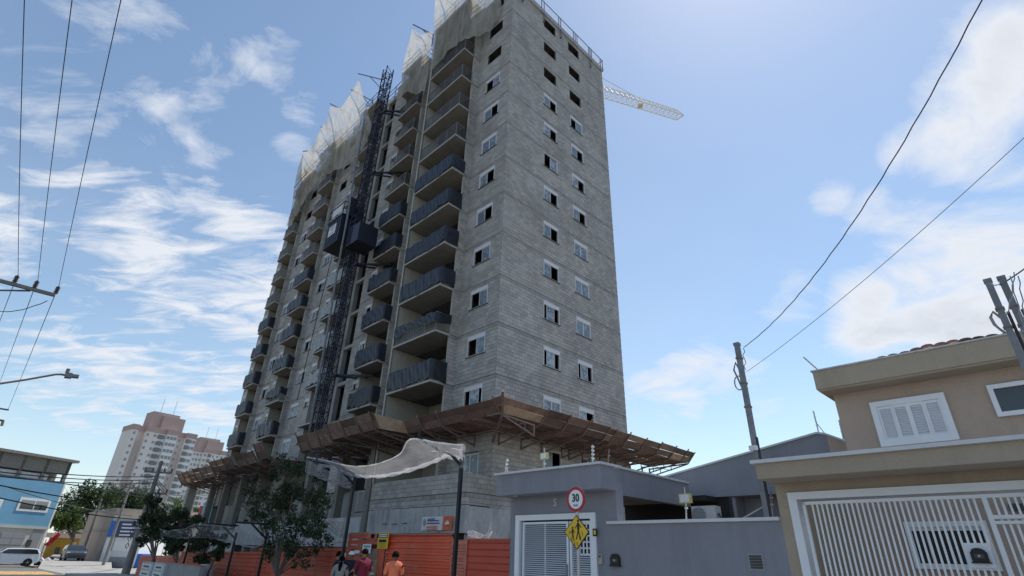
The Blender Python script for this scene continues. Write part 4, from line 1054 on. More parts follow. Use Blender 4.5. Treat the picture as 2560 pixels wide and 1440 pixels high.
def prism(mb, pts, v0, v1, m=0):
    a = [mb.c(v0, u, z) for u, z in pts]; b = [mb.c(v1, u, z) for u, z in pts]; n = len(pts)
    mb.face(a, m); mb.face(b[::-1], m)
    for i in range(n): mb.face([a[i], b[i], b[(i + 1) % n], a[(i + 1) % n]], m)
prism(mb, [(-8.9, 3.4), (-8.9, 3.99), (-12.2, 4.54), (-13.95, 4.83), (-14.15, 4.78), (-14.15, 3.4)], -1.0, 0.5)
mb.sb(-.3, -.1, -14.6, -11.2, 0, 3.4); mb.sb(-.9, -.3, -11.4, -11.2, 0, 3.4)
mb.obj('gable', 'grey_stucco', gh)
mb = SB(gh); prism(mb, [(-14.15, 3.4), (-14.15, 4.78), (-14.75, 4.45), (-14.75, 3.4)], -.995, 0.5); mb.obj('gable_end', 'tan_stucco', gh)
mb = SB(gh)
for (a, za), (b, zb2) in (((-8.9, 3.99), (-12.2, 4.54)), ((-12.2, 4.54), (-13.95, 4.83)), ((-13.95, 4.83), (-14.15, 4.78)), ((-14.15, 4.78), (-14.75, 4.45))): prism(mb, [(a, za), (a, za + .05), (b, zb2 + .05), (b, zb2)], -1.05, .55)
mb.obj('coping', 'coping', gh)
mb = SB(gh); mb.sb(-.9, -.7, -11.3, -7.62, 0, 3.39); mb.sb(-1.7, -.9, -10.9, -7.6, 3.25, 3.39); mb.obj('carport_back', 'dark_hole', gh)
mb = SB(gh); mb.sb(-.65, -.6, -10.9, -9.6, .1, 2.9)
mb.obj('garage_door', 'sill_dark', gh)
# front yard wall
yw = street_thing('yard_wall', -6, -12.5, 'blue-grey yard wall with a white coping between the two houses', 'wall')
mb = SB(yw); mb.sb(-6.0, -5.82, -14.42, -10.85, 0, 2.39); mb.obj('wall', 'grey_stucco', yw)
mb = SB(yw); mb.sb(-6.06, -5.76, -14.4, -10.58, 2.39, 2.45); mb.obj('coping', 'coping', yw)
# gate of the grey house
gg = street_thing('louvred_gate', -6, -9, 'white metal gate of thin horizontal louvres in the grey house front', 'gate')
mb = SB(gg); mb.sb(-6.05, -5.85, -7.79, -7.64, 0, 2.65); mb.sb(-6.05, -5.85, -10.26, -10.11, 0, 2.65); mb.sb(-6.05, -5.85, -10.11, -7.79, 2.52, 2.65); mb.obj('gate_frame', 'white_paint', gg)
mb = SB(gg)
for (a, b) in ((-7.84, -7.9), (-9.32, -9.38), (-9.42, -9.48), (-10.02, -10.08)): mb.sb(-5.97, -5.92, a, b, .05, 2.48)
for (a, b) in ((-9.32, -7.9), (-10.02, -9.48)): mb.sb(-5.97, -5.92, a, b, 2.43, 2.48); mb.sb(-5.97, -5.92, a, b, .05, .1)
mb.sb(-5.955, -5.93, -8.62, -8.6, .1, 2.43)
mb.obj('leaf_frame', 'white_paint', gg)
mb = SB(gg); z = .12
while z < 2.42:
    for (a, b) in ((-9.32, -7.9), (-10.02, -9.48)):
        if a < -10 and z > 1.75:
            b = -9.72 if z < 2.4 else b; b = -9.48; a2 = -9.7; 
            p = [mb.c(-5.97, a2, z), mb.c(-5.97, b, z), mb.c(-5.93, b, z + .028), mb.c(-5.93, a2, z + .028)]
        else: p = [mb.c(-5.97, a, z), mb.c(-5.97, b, z), mb.c(-5.93, b, z + .028), mb.c(-5.93, a, z + .028)]
        mb.face(p)
    z += .046
mb.obj('slat', 'white_paint', gg, kind='stuff')
mb = SB(gg)
for i in range(4): mb.sb(-5.96, -5.93, -9.7 - i * .105 - .03, -9.7 - i * .105, 1.75, 2.43)
for i in range(6): mb.sb(-5.96, -5.93, -10.02, -9.7, 1.75 + i * .13, 1.78 + i * .13)
mb.obj('lattice', 'white_paint', gg)
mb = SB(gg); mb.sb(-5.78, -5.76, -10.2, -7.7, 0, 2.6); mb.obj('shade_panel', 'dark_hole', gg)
mb = SB(gg); mb.sbar((-6.02, -9.36, .9), (-6.02, -9.36, 1.55), .03); mb.obj('handle', 'service_pole', gg)
# small things on the walls
def small(name, v, u, z, label, cat): return thing(name, W(v, u, z), FROT, label, cat)
text_mesh(None, 'house_number', '5', 'coping', .26, W(-6.01, *onV(1388.5, 1257, -6.0)), (math.radians(90), 0, FROT + math.radians(-90)), extrude=.008)
tag(bpy.data.objects['house_number'], 'raised pale digit on the grey wall above the white gate', 'number')
t = small('intercom', -6.0, *onV(1503, 1398, -6.0), 'beige intercom box on the wall right of the white gate', 'intercom'); boxes('case', 'flood_yellow', t, [(-.05, 0, -.05, .05, -.1, .1)]); t.children[0].data.materials[0] = MATS['slab_edge']; boxes('screen', 'sill_dark', t, [(-.055, -.05, -.03, .03, .03, .08)])
def letterbox(t, s=1.0):
    mb = MB(); n = 10; pts = [(-.12, -.1), (.12, -.1), (.12, .06)] + [(.12 * math.cos(math.pi * i / n) * .85, .07 + .06 * math.sin(math.pi * i / n)) for i in range(n + 1)] + [(-.12, .06)]
    a = [(-.06, y * s, z * s) for y, z in pts]; b = [(0, y * s, z * s) for y, z in pts]; mb.face(a); mb.face(b[::-1])
    for i in range(len(a)): mb.face([a[i], b[i], b[(i + 1) % len(a)], a[(i + 1) % len(a)]])
    mb.box(-.08, 0, -.14 * s, .14 * s, -.12 * s, -.1 * s); mb.obj('case', 'black', t)
    mb = MB(); mb.box(-.065, -.06, -.07 * s, .07 * s, -.04 * s, .03 * s); mb.obj('slot_plate', 'sill_dark', t)
    mb = MB(); mb.disc((-.068, 0, 0), (1, 0, 0), .022 * s, 8); mb.obj('emblem', 'slab_edge', t)
t = small('letterbox', -6.0, *onV(1540, 1401, -6.0), 'small black ornate letterbox on the blue-grey wall', 'letterbox'); letterbox(t)
t = small('wall_vent', -6.0, *onV(1891, 1405, -6.0), 'small dark louvred vent low in the blue-grey wall', 'vent')
mb = MB(); mb.box(-.012, 0, -.14, .14, -.14, .14); mb.obj('vent_frame', 'grille_grey', t)
for i in range(5): boxes('slat', 'sill_dark', t, [(-.03, -.012, -.11, .11, -.11 + i * .046, -.075 + i * .046)])
t = small('plate', -6.06, *onV(1487.5, 1331, -6.06), 'small black and gold plate on the gate frame', 'plate'); boxes('backing', 'black', t, [(-.01, 0, -.06, .06, -.08, .08)]); boxes('emblem', 'yellow_sign', t, [(-.015, -.01, -.03, .03, -.045, .045)])
t = small('security_camera', -6.4, *onV(1288, 1238, -6.4), 'tiny white camera under the grey canopy corner', 'camera'); boxes('housing', 'coping', t, [(-.06, .06, -.04, .04, -.03, .03)]); boxes('lens', 'black', t, [(-.075, -.06, -.02, .02, -.02, .02)])
def spike_post(v, p0, p1, label, n=5, brace=None, m='galv'):
    u0, z0 = onV(*p0, v); u1, z1 = onV(*p1, v); r = thing('electric_fence_post', W(v, u0, z0), FROT, label, 'post'); mb = MB(); q = (0, u1 - u0, z1 - z0)
    mb.tube([(0, 0, 0), q], .018, 6)
    if brace: mb.tube([(0, brace, 0), (0, q[1] * .5, q[2] * .5)], .014, 5)
    mb.obj('rod', m, r)
    for i in range(n):
        t = .3 + .7 * (i + .5) / n; mb = MB(); mb.tube([(-.03, q[1] * t, q[2] * t), (.05, q[1] * t, q[2] * t)], .022, 6); mb.obj('insulator', 'coping' if m == 'galv' else m, r)
spike_post(-6.3, (1262, 1188), (1268, 1146), 'forked electric fence rod at the left end of the grey canopy', 3, -.15)
spike_post(-6.3, (1482, 1167), (1481, 1112), 'straight pale electric fence rod above the grey canopy corner', 4)
spike_post(-4.9, (1519, 1172), (1523, 1122), 'rusty thin rod on the grey side parapet', 1, m='bracket')
spike_post(-5.9, (1537, 1284), (1545, 1246), 'short tilted electric fence rod at the dark carport opening', 3)
spike_post(-5.9, (1716, 1298), (1714, 1232), 'electric fence rod holding a yellowish floodlight on the yard wall', 3)
spike_post(-5.9, (1930, 1294), (1926, 1218), 'dark electric fence rod at the right end of the yard wall', 3, .55, m='service_pole')
spike_post(-.5, (2048, 1087), (2033, 1027), 'electric fence rod on the apex of the grey gable', 4, -.15)
spike_post(-3.6, (2052, 931), (2009, 893), 'bent electric fence rod sticking out from the tan eave', 4)
spike_post(-3.4, (2109, 1098), (2098, 1050), 'electric fence rod along the left edge of the tan upper wall', 4)
def flood(v, px, label):
    u, z = onV(*px, v); t = thing('floodlight', W(v, u, z), FROT, label, 'floodlight'); boxes('housing', 'flood_yellow', t, [(-.04, .04, -.13, .13, -.09, .09)]); boxes('lens', 'coping', t, [(-.05, -.04, -.1, .1, -.07, .07)]); mb = MB(); mb.tube([(0, 0, .09), (0, 0, .22)], .015, 5); mb.obj('stem', 'galv', t)
flood(-5.95, (1714, 1246), 'yellowish floodlight above the yard wall near the air conditioner'); flood(-5.2, (1361, 1140), 'yellowish floodlight on a stem above the left part of the grey canopy')
spike_post(-5.2, (1361, 1178), (1361, 1150), 'short stem standing on the grey canopy roof under the floodlight', 1)
# air conditioner
v_ = -2.4; u0, z1 = onV(1727, 1266, v_); u1, z0 = onV(1792, 1300, v_); z0 -= .12
ac = thing('air_conditioner', W(v_, (u0 + u1) / 2, z0), FROT, 'white air conditioner outdoor unit behind the blue-grey yard wall', 'air conditioner'); aw = abs(u1 - u0) / 2; ah = z1 - z0
boxes('casing', 'ac_white', ac, [(0, .32, -aw, aw, 0, ah)])
mb = MB(); mb.disc((-.01, aw * .38, ah * .52), (1, 0, 0), ah * .42, 24); mb.obj('fan_opening', 'grille_grey', ac)
mb = MB()
for i in range(9): mb.box(-.025, -.012, aw * .38 - ah * .4, aw * .38 + ah * .4, ah * (.14 + .09 * i), ah * (.16 + .09 * i))
mb.obj('fan_grille', 'coping', ac)
mb = MB(); mb.tube([(.1, -aw - .02, ah * .6), (.1, -aw - .12, ah * .3), (.1, -aw - .05, 0), (.1, -aw - .3, -.1)], .03, 6); mb.obj('hose', 'wire', ac)
boxes('stand', 'galv', ac, [(.05, .1, -aw, aw, -.3, 0), (.25, .3, -aw, aw, -.3, 0)])

# ---- tan house
th = street_thing('tan_house', -4, -17, 'two-storey tan stucco house with white shuttered window at the right', 'house')
UR = -24
mb = SB(th); mb.sb(-3.5, -3.3, UR, -15.16, 0, 5.3); mb.sb(-3.5, -3.3, -15.16, -14.62, 0, 3.1); mb.sb(-3.3, 3, -15.36, -15.16, 0, 5.3); mb.obj('wall', 'tan_stucco', th)
mb = SB(th); mb.sb(-6.0, -3.5, -14.62, -14.42, 0, 3.12); mb.sb(-5.75, -3.5, -14.72, -14.62, 0, 3.02); mb.sb(-6.0, -5.75, UR, -14.62, 2.86, 3.12); mb.sb(-6.75, -5.72, UR, -14.42, 3.02, 3.28); mb.sb(-5.72, -3.5, -14.72, -14.42, 3.02, 3.28); mb.sb(-6.0, -5.75, -15.0, -14.99, 0, .1)
mb.obj('porch', 'olive_stucco', th)
mb = SB(th); mb.sb(-6.82, -5.66, UR, -14.36, 3.28, 3.34); mb.obj('coping', 'coping', th)
mb = SB(th); mb.sb(-4.0, 3, UR, -15.02, 5.12, 5.16); mb.obj('soffit', 'olive_stucco', th)
mb = SB(th); mb.sb(-4.04, -3.96, UR, -14.99, 5.16, 5.57); mb.sb(-3.96, 3, -15.07, -14.99, 5.16, 5.57); mb.obj('fascia', 'olive_stucco', th)
mb = SB(th); mb.sb(-4.07, -3.9, UR, -14.96, 5.57, 5.6); mb.obj('flashing', 'galv', th)
mb = SB(th); prism(mb, [(UR, 5.55), (-15.1, 5.55), (-16.2, 5.6), (UR, 5.6)], -3.9, 3); mb.obj('roof', 'roof_tile', th)
rt = random.Random(5)
tile = MB(); nseg = 6; rows = [[(x, .11 * math.cos(math.pi * j / nseg), .05 * math.sin(math.pi * j / nseg) + .02) for j in range(nseg + 1)] for x in (0, .4)]; tile.grid(rows); tme = tile.mesh('roof_tile', 'roof_tile')
cc = loc_map(th)
for i in range(11):
    u = -16.35 - i * .2; h = 5.58 + .06 * math.exp(-((i - 5) / 3.0) ** 2) 
    link('roof_tile', tme, th, cc(-3.98 + rt.uniform(-.03, .04), u, h), (rt.uniform(-.1, .1), rt.uniform(-.12, .05), rt.uniform(-.1, .1)))
def framed(root, v, pts, fw, name='window', body=None):
    """frame from measured corner pixels: left, right, bottom, top in the plane v"""
    uL, uR, z0, z1 = pts; mb = SB(root)
    for (a, b, c, d) in ((uL, uL - fw, z0, z1), (uR + fw, uR, z0, z1), (uL - fw, uR + fw, z0, z0 + fw), (uL - fw, uR + fw, z1 - fw, z1)): mb.sb(v - .09, v + .02, a, b, c, d)
    w = mb.obj(name, 'white_paint', root); return w
uL, z1 = onV(2173, 1008, -3.55); uR, _ = onV(2359, 982, -3.55); _, z0 = onV(2205, 1118, -3.55)
w = framed(th, -3.5, (uL, uR, z0, z1), .11)
mb = SB(th); mb.sb(-3.51, -3.49, uL - .1, uR + .1, z0 + .1, z1 - .1); mb.obj('shutter_back', 'shutter_white', w)
iw = (uL - uR) - .22; cw_ = iw / 4
for i in range(4):
    a = uL - .11 - i * cw_; off = .02 if i in (0, 3) else 0
    mb = SB(th)
    for (p, q, r, s) in ((a, a - .04, z0 + .11, z1 - .11), (a - cw_ + .04, a - cw_, z0 + .11, z1 - .11), (a - .04, a - cw_ + .04, z0 + .11, z0 + .16), (a - .04, a - cw_ + .04, z1 - .17, z1 - .11)): mb.sb(-3.57 + off, -3.54 + off, p, q, r, s)
    leafo = mb.obj('shutter_leaf', 'white_paint', w)
    nz = 12; hz_ = (z1 - z0 - .33) / nz
    for j in range(nz):
        mb = SB(th); zz = z0 + .165 + j * hz_; mb.face([mb.c(-3.56 + off, a - .04, zz), mb.c(-3.56 + off, a - cw_ + .04, zz), mb.c(-3.53 + off, a - cw_ + .04, zz + hz_ * .95), mb.c(-3.53 + off, a - .04, zz + hz_ * .95)])
        s_ = mb.obj('slat', 'white_paint', w)
uL, z1 = onV(2465, 965, -3.55); _, z0 = onV(2495, 1043, -3.55)
w = framed(th, -3.5, (uL, uL - .95, z0, z1), .08); mb = SB(th); mb.sb(-3.53, -3.51, uL - .08, uL - .87, z0 + .08, z1 - .08); mb.obj('pane', 'dark_glass', w)
# window behind the bars
uL, z1 = onV(2258, 1305, -3.55); uR, z0 = onV(2508, 1428, -3.55)
w = framed(th, -3.5, (uL, uR, z0, z1), .09); mb = SB(th); mb.sb(-3.53, -3.51, uL - .09, uR + .09, z0 + .09, z1 - .09); mb.obj('pane', 'black', w)
mb = SB(th); m_ = (uL + uR) / 2; mb.sb(-3.55, -3.53, m_ - .02, m_ + .02, z0 + .09, z1 - .09); mb.sb(-3.55, -3.53, (uL + m_) / 2 - .015, (uL + m_) / 2 + .015, z0 + .09, z1 - .09); mb.sb(-3.56, -3.535, uL - .09, uR + .09, z1 - .16, z1 - .09); mb.obj('mullion', 'coping', w)
uL, z1 = onV(2520, 1260, -3.55); mb = SB(th); mb.sb(-3.6, -3.5, uL, uL - .5, z1 - .12, z1); mb.obj('wall_lamp', 'sill_dark', th)
# barred gate
mb = SB(th); mb.sb(-5.74, -3.5, UR, -14.72, -.02, .1); mb.obj('porch_bounce_floor', 'slab_edge', th)  # unseen pale floor, added to bounce light onto the wall behind the bars
tg = street_thing('barred_gate', -6, -16, 'tall white barred gate across the front of the tan house', 'gate')
mb = SB(tg); mb.sb(-6.04, -5.8, -14.76, -14.62, 0, 2.85); mb.sb(-6.04, -5.8, UR, -14.76, 2.73, 2.85); mb.obj('surround', 'white_paint', tg)
mb = SB(tg)
mb.sb(-5.97, -5.92, UR, -14.82, 2.64, 2.69); mb.sb(-5.97, -5.92, -14.87, -14.82, .05, 2.69); mb.sb(-5.97, -5.92, UR, -14.87, .05, .1)
ud, zd = onV(2470, 1292, -5.97); mb.sb(-6.0, -5.92, ud - .06, ud + .0, 0, 2.64); mb.sb(-6.0, -5.92, UR, ud - .06, zd - .03, zd + .02); mb.sb(-6.0, -5.92, UR, ud - .06, zd - .1, zd - .06)
mb.obj('gate_frame', 'white_paint', tg)
bar = MB(); bar.box(-.02, .0, -.0145, .0145, 0, 2.55); bme = bar.mesh('bar', 'white_paint'); cg_ = loc_map(tg)
i = 0; u = -14.98
while u > -18.9:
    if abs(u - ud + .03) > .05: link('bar', bme, tg, cg_(-5.93, u, .1))
    u -= .078
t = small('letterbox', -6.0, *onV(2449, 1390, -6.02), 'black letterbox on a white plate fixed to the barred gate', 'letterbox'); letterbox(t, .8); boxes('plate', 'white_paint', t, [(0, .02, -.15, .15, -.15, .17)])
# ---- service poles
def pole(name, v, p_top, zbot, w0, label, m='service_pole', lean=0.0, extra=True):
    u, z = onV(*p_top, v); r = thing(name, W(v, u, 0), FROT, label, 'pole'); mb = MB(); mb.bar((0, lean, zbot), (0, 0, z), w0); mb.obj('shaft', m, r); r.location.z = 0
    return r, u, z
r, u, z = pole('service_pole', -5.9, (1842, 860), 0, .095, 'slim grey service pole rising behind the yard wall with a cable loop')
boxes('cap', 'service_pole', r, [(-.06, .06, -.06, .06, z - .04, z + .02)])
mb = MB(); mb.bar((-.02, -.07, 0), (-.02, -.07, z - 2.0), .035); mb.obj('conduit', 'wire', r)
mb = MB(); n = 14; mb.tube([(0, .1 + .09 * math.cos(2 * math.pi * i / n), z - .85 + .15 * math.sin(2 * math.pi * i / n)) for i in range(n + 1)], .014, 5); mb.tube([(0, .04, z - 1.0), (0, .16, z - .55), (0, .1, z - .4), (0, .03, z - .6)], .02, 5); mb.obj('cable_loop', 'wire_light', r)
for zz in (.35, .9, 1.4): boxes('clamp', 'bracket', r, [(-.06, .06, -.06, .06, z - zz, z - zz + .04)])
u, z_ = onV(1887, 1118, -6.1)
t = small('security_camera', -6.05, u, z_, 'small pale camera on the side of the grey service pole', 'camera'); boxes('housing', 'coping', t, [(-.05, .05, -.02, .12, -.04, .04)])
for px, lb in (((2469, 702), 'grey service pole at the right edge, left one of the pair, with a hook conduit'), ((2503, 695), 'grey service pole at the right edge, right one of the pair, hung with wires')):
    r, u, z = pole('service_pole', -6.6, px, 0, .085, lb); boxes('cap', 'service_pole', r, [(-.052, .052, -.052, .052, z - .03, z + .02)])
    for zz in (.5, .8): boxes('clamp', 'bracket', r, [(-.055, .055, -.055, .055, z - zz, z - zz + .03)])
    mb = MB(); mb.bar((.0, -.07, 0), (.0, -.07, z - .55), .04); mb.obj('conduit', 'wire', r)
    if px[0] < 2490: mb = MB(); mb.tube([(0, .06, z - .85), (0, .13, z - .7), (0, .14, z - .58), (0, .09, z - .5), (0, .03, z - .62)], .02, 6); mb.obj('cable_loop', 'wire_light', r)

# ---- wires to the right
def wire(name, p, q, sag, r, label, m='wire', n=24, cat='wire', wob=0, ext=0.0):
    mb = MB(); pts = [p.lerp(q, i / n) - Vector((0, 0, sag * 4 * (i / n) * (1 - i / n))) + Vector((wob * math.sin(i * 2.1), 0, 0)) for i in range(n + 1)]
    if ext:
        dl = (pts[-1] - pts[-2]).normalized(); dl = Vector((dl.x, dl.y, max(-.02, min(.03, dl.z)))); pts.append(pts[-1] + dl * ext)
    mb.tube(pts, r, 5); return tag(mb.obj(name, m), label, cat)
def atz(px, py, z): d = ray(px, py); return d * ((z - EYE) / d.z) + Vector((0, 0, EYE))
u, z = onV(1860, 868, -5.9); A = W(-5.9, u, z)
wire('overhead_wire', A, atz(2475, -40, 7.0), .45, .008, 'dark twisted service wire from the grey pole up to the top right', n=40, wob=.006, ext=30)
u, z = onV(1866, 930, -5.9); A = W(-5.9, u, z); wire('overhead_wire', A, atz(2640, 270, 6.2), .12, .0045, 'thin service wire from the grey pole to the right edge', ext=30)
u, z = onV(1858, 870, -5.9); wire('overhead_wire', W(-5.9, u, z), W(-5.9, *onV(1864, 925, -5.9)), -.0, .008, 'short slack jumper beside the grey pole top', wob=.03, n=6)
P = W(-6.9, *onV(2500, 712, -6.9)); wire('overhead_wire', P, atz(2600, 640, 6.3), .02, .012, 'dark service wire leaving the right pair of poles', ext=25)
for k, (a, b) in enumerate((((2535, 680), (2515, 790)), ((2545, 690), (2560, 800)), ((2525, 690), (2560, 830)), ((2472, 706), (2500, 706)))):
    wire('overhead_wire', W(-6.9, *onV(*a, -6.9)), W(-6.9, *onV(*b, -6.9)), .05, .008, ('loose thin wire hanging at the right pair of poles, inner loop', 'loose thin wire hanging at the very right edge, outer loop', 'slack wire slanting across the right pair of poles', 'short wire bridging the tops of the two right poles')[k], m='wire_light', n=8, wob=.015)

# ---- traffic sign
tsn = street_thing('traffic_sign', -7.6, -10.95, 'speed limit 30 sign above a yellow pedestrian diamond on one post', 'sign')
mb = MB(); mb.tube([(.04, 0, 0), (.04, 0, 2.95)], .035, 10); mb.obj('post', 'galv', tsn)
rt_ = (math.radians(90), 0, math.radians(-90))
mb = MB(); mb.disc((0, 0, 2.79), (1, 0, 0), .245, 32, th=.01); mb.obj('rim_disc', 'sign_red', tsn)
mb = MB(); mb.disc((-.004, 0, 2.79), (1, 0, 0), .185, 32); mb.obj('face', 'sign_white', tsn)
text_mesh(tsn, 'lettering', '30', 'black', .21, (-.008, 0, 2.81), rt_, bold=.006, scale_x=.9); text_mesh(tsn, 'lettering', 'km/h', 'ink_teal', .055, (-.008, 0, 2.675), rt_, bold=.002)
def dia(h, x): return [(x, 0, 2.17 + h), (x, h, 2.17), (x, 0, 2.17 - h), (x, -h, 2.17)]
mb = MB(); mb.face(dia(.325, 0)); mb.face([(p[0] + .01, p[1], p[2]) for p in dia(.325, 0)][::-1]); mb.obj('diamond', 'black', tsn)
mb = MB(); mb.face(dia(.3, -.004)); mb.obj('diamond_face', 'yellow_sign', tsn)
def figure(mb, cy, s, z0):
    mb.disc((-.008, cy, z0 + .235 * s), (1, 0, 0), .028 * s, 12)
    def seg(a, b, w): mb.bar((-.008, cy + a[0] * s, z0 + a[1] * s), (-.008, cy + b[0] * s, z0 + b[1] * s), .003, w * s, up=(1, 0, 0)) if False else quadseg(mb, cy, z0, s, a, b, w)
    for a, b, w in (((0, .2), (0, .07), .055), ((0, .19), (.08, .1), .02), ((0, .19), (-.08, .11), .02), ((0, .08), (.05, -.1), .026), ((0, .08), (-.045, -.1), .026), ((.05, -.1), (.07, -.1), .02), ((-.045, -.1), (-.02, -.1), .02)): seg(a, b, w)
def quadseg(mb, cy, z0, s, a, b, w):
    dx, dz = b[0] - a[0], b[1] - a[1]; l = math.hypot(dx, dz); nx, nz = -dz / l * w / 2, dx / l * w / 2
    mb.face([(-.008, cy + (a[0] + nx) * s, z0 + (a[1] + nz) * s), (-.008, cy + (b[0] + nx) * s, z0 + (b[1] + nz) * s), (-.008, cy + (b[0] - nx) * s, z0 + (b[1] - nz) * s), (-.008, cy + (a[0] - nx) * s, z0 + (a[1] - nz) * s)])
mb = MB(); figure(mb, -.05, 1.0, 2.14); figure(mb, .095, .72, 2.08)
for (a, b, w) in (((-.16, -.02), (-.14, .06), .012), ((-.12, -.12), (-.1, -.03), .012), ((-.02, -.2), (-.01, -.14), .014), ((.05, -.2), (.055, -.14), .014), ((.19, .0), (.17, .07), .012)): quadseg(mb, 0, 2.12, 1, a, b, w)
mb.obj('pictogram', 'black', tsn)
# ================================================================ TREES AND SHRUBS
def leaves(mb, c, r, n, size, rnd, flat=.9):
    for _ in range(n):
        while True:
            x, y, z = (rnd.uniform(-1, 1) for _ in range(3)); d = x * x + y * y + z * z
            if d < 1: break
        k = (.55 + .45 * d ** .5) / max(d ** .5, .2) * (1 if rnd.random() < .6 else .8)
        p = Vector((c[0] + x * k * r * rnd.uniform(.7, 1.0), c[1] + y * k * r * rnd.uniform(.7, 1.0), c[2] + z * k * r * flat * rnd.uniform(.7, 1.05)))
        a = Vector((rnd.uniform(-1, 1), rnd.uniform(-1, 1), rnd.uniform(-1, .2))).normalized(); b = a.cross(Vector((rnd.uniform(-1, 1), rnd.uniform(-1, 1), rnd.uniform(-1, 1)))).normalized()
        s = size * rnd.uniform(.6, 1.3); w = s * .42
        mb.face([p - a * s * .5, p + b * w * .5, p + a * s * .5, p - b * w * .5])
def tree(name, label, v, base, blobs, n, size, mleaf, seed, tr=.06, group=None, bark='bark', zbase=None, D=None, cat='tree', zoff=0, limbs=True):
    """blobs: (px, py, radius m, depth shift) crown clumps in the plane v"""
    rnd = random.Random(seed)
    def place(px, py, dv=0):
        if D is None: u, z = onV(px, py, v + dv); return W(v + dv, u, z)
        return at(px, py, D + dv)
    B = place(*base); B.z = gz(B) if zbase is None else zbase
    r = thing(name, B, 0, label, cat, group); cs = []
    for q in blobs: p = place(q[0], q[1], q[3]) - B; cs.append((p, q[2]))
    mb = MB(); zmin = min(c[0].z for c in cs); fork = Vector((0, 0, max(.3, zmin * .55)))
    top = max(cs, key=lambda c: c[0].z)[0]
    mb.tube([Vector((0, 0, 0)), fork * .5 + Vector((.02, .03, 0)), fork], [tr * 1.3, tr * 1.05, tr], 8)
    mb.obj('trunk', bark, r, smooth=True)
    mb = MB()
    for c, rad in cs:
        mid = fork.lerp(c, .5) + Vector((rnd.uniform(-.1, .1), rnd.uniform(-.1, .1), rnd.uniform(-.05, .15))) * rad
        mb.tube([fork, mid, c], [tr * .6, tr * .35, tr * .14], 5, caps=False)
        for _ in range(5):
            e = c + Vector((rnd.uniform(-1, 1), rnd.uniform(-1, 1), rnd.uniform(-.6, 1))) * rad * .85; mb.tube([mid.lerp(c, .6), mid.lerp(e, .6), e], [tr * .22, tr * .13, tr * .05], 4, caps=False)
    mb.obj('branch', bark, r)
    mb = MB(); tot = sum(c[1] ** 2 for c in cs)
    for c, rad in cs:
        k = int(n * rad ** 2 / tot)
        sub = 8
        for i in range(sub):
            d = Vector((rnd.gauss(0, .42), rnd.gauss(0, .42), rnd.gauss(0, .4))) * rad; leaves(mb, c + d, rad * rnd.uniform(.3, .75), k // sub, size, rnd)
    mb.obj('foliage', mleaf, r)
    return r
tree('street_tree', 'large dark leafy street tree in front of the orange fence', -7.3, (693, 1430),
     [(740, 1360, .55, 0), (690, 1330, .6, .2), (760, 1300, .62, 0), (700, 1260, .62, -.2), (655, 1240, .5, .1), (640, 1290, .4, 0), (780, 1250, .55, .1), (735, 1210, .6, 0), (690, 1190, .45, .2), (800, 1200, .36, 0), (722, 1160, .36, 0), (810, 1330, .36, 0), (672, 1385, .42, 0), (640, 1195, .32, 0), (765, 1390, .4, .1), (700, 1145, .25, 0), (800, 1290, .4, 0), (720, 1235, .6, .2), (680, 1290, .5, .2), (815, 1250, .35, 0), (625, 1225, .35, 0), (770, 1340, .5, 0), (745, 1175, .4, 0)], 9500, .13, 'leaf_dark', 1, .05, 'street trees along the fence')
tree('street_tree', 'bushy round street shrub in a whitewashed planter ring', -7.3, (518, 1440),
     [(518, 1395, .42, 0), (500, 1365, .42, 0), (535, 1350, .4, 0), (545, 1385, .34, 0), (488, 1345, .3, 0), (515, 1335, .32, 0), (555, 1358, .25, .1), (480, 1372, .24, 0)], 6500, .13, 'leaf_dark', 2, .06, 'street trees along the fence')
tree('street_tree', 'street tree with forked bare trunks left of the fence end', -7.3, (372, 1440),
     [(375, 1265, .7, 0), (362, 1300, .65, 0), (395, 1295, .7, 0), (380, 1330, .7, 0), (360, 1350, .5, 0), (400, 1335, .5, 0), (372, 1245, .4, 0), (415, 1300, .5, 0)], 7000, .17, 'leaf_dark', 3, .1, 'street trees along the fence')
tree('street_tree', 'low shrub between the forked tree and the round shrub', -7.3, (432, 1440),
     [(430, 1350, .5, 0), (445, 1365, .45, 0), (418, 1362, .42, 0), (440, 1340, .35, 0), (458, 1350, .35, 0)], 5000, .15, 'leaf_dark', 4, .06, 'street trees along the fence')
tree('street_tree', 'loose dark tree behind the pavement net, by the free column', -3.5, (430, 1420),
     [(420, 1290, .8, 0), (450, 1285, .8, 0), (440, 1310, .9, 0), (470, 1310, .7, 0), (405, 1310, .8, 0), (490, 1300, .5, 0)], 5000, .2, 'leaf_mid', 5, .1)
pr = street_thing('planter', -7.3, 0, 'round whitewashed planter at the foot of the bushy shrub', 'planter'); u, _ = onV(515, 1430, -7.3); pr.location = W(-7.3, u, 0); pr.location.z = gz(pr.location) + .13
_, zt_ = onV(515, 1410, -7.3); mb = MB(); mb.tube([(0, 0, 0), (0, 0, zt_ - pr.location.z)], [.34, .31], 16); mb.obj('ring', 'trunk_white', pr)
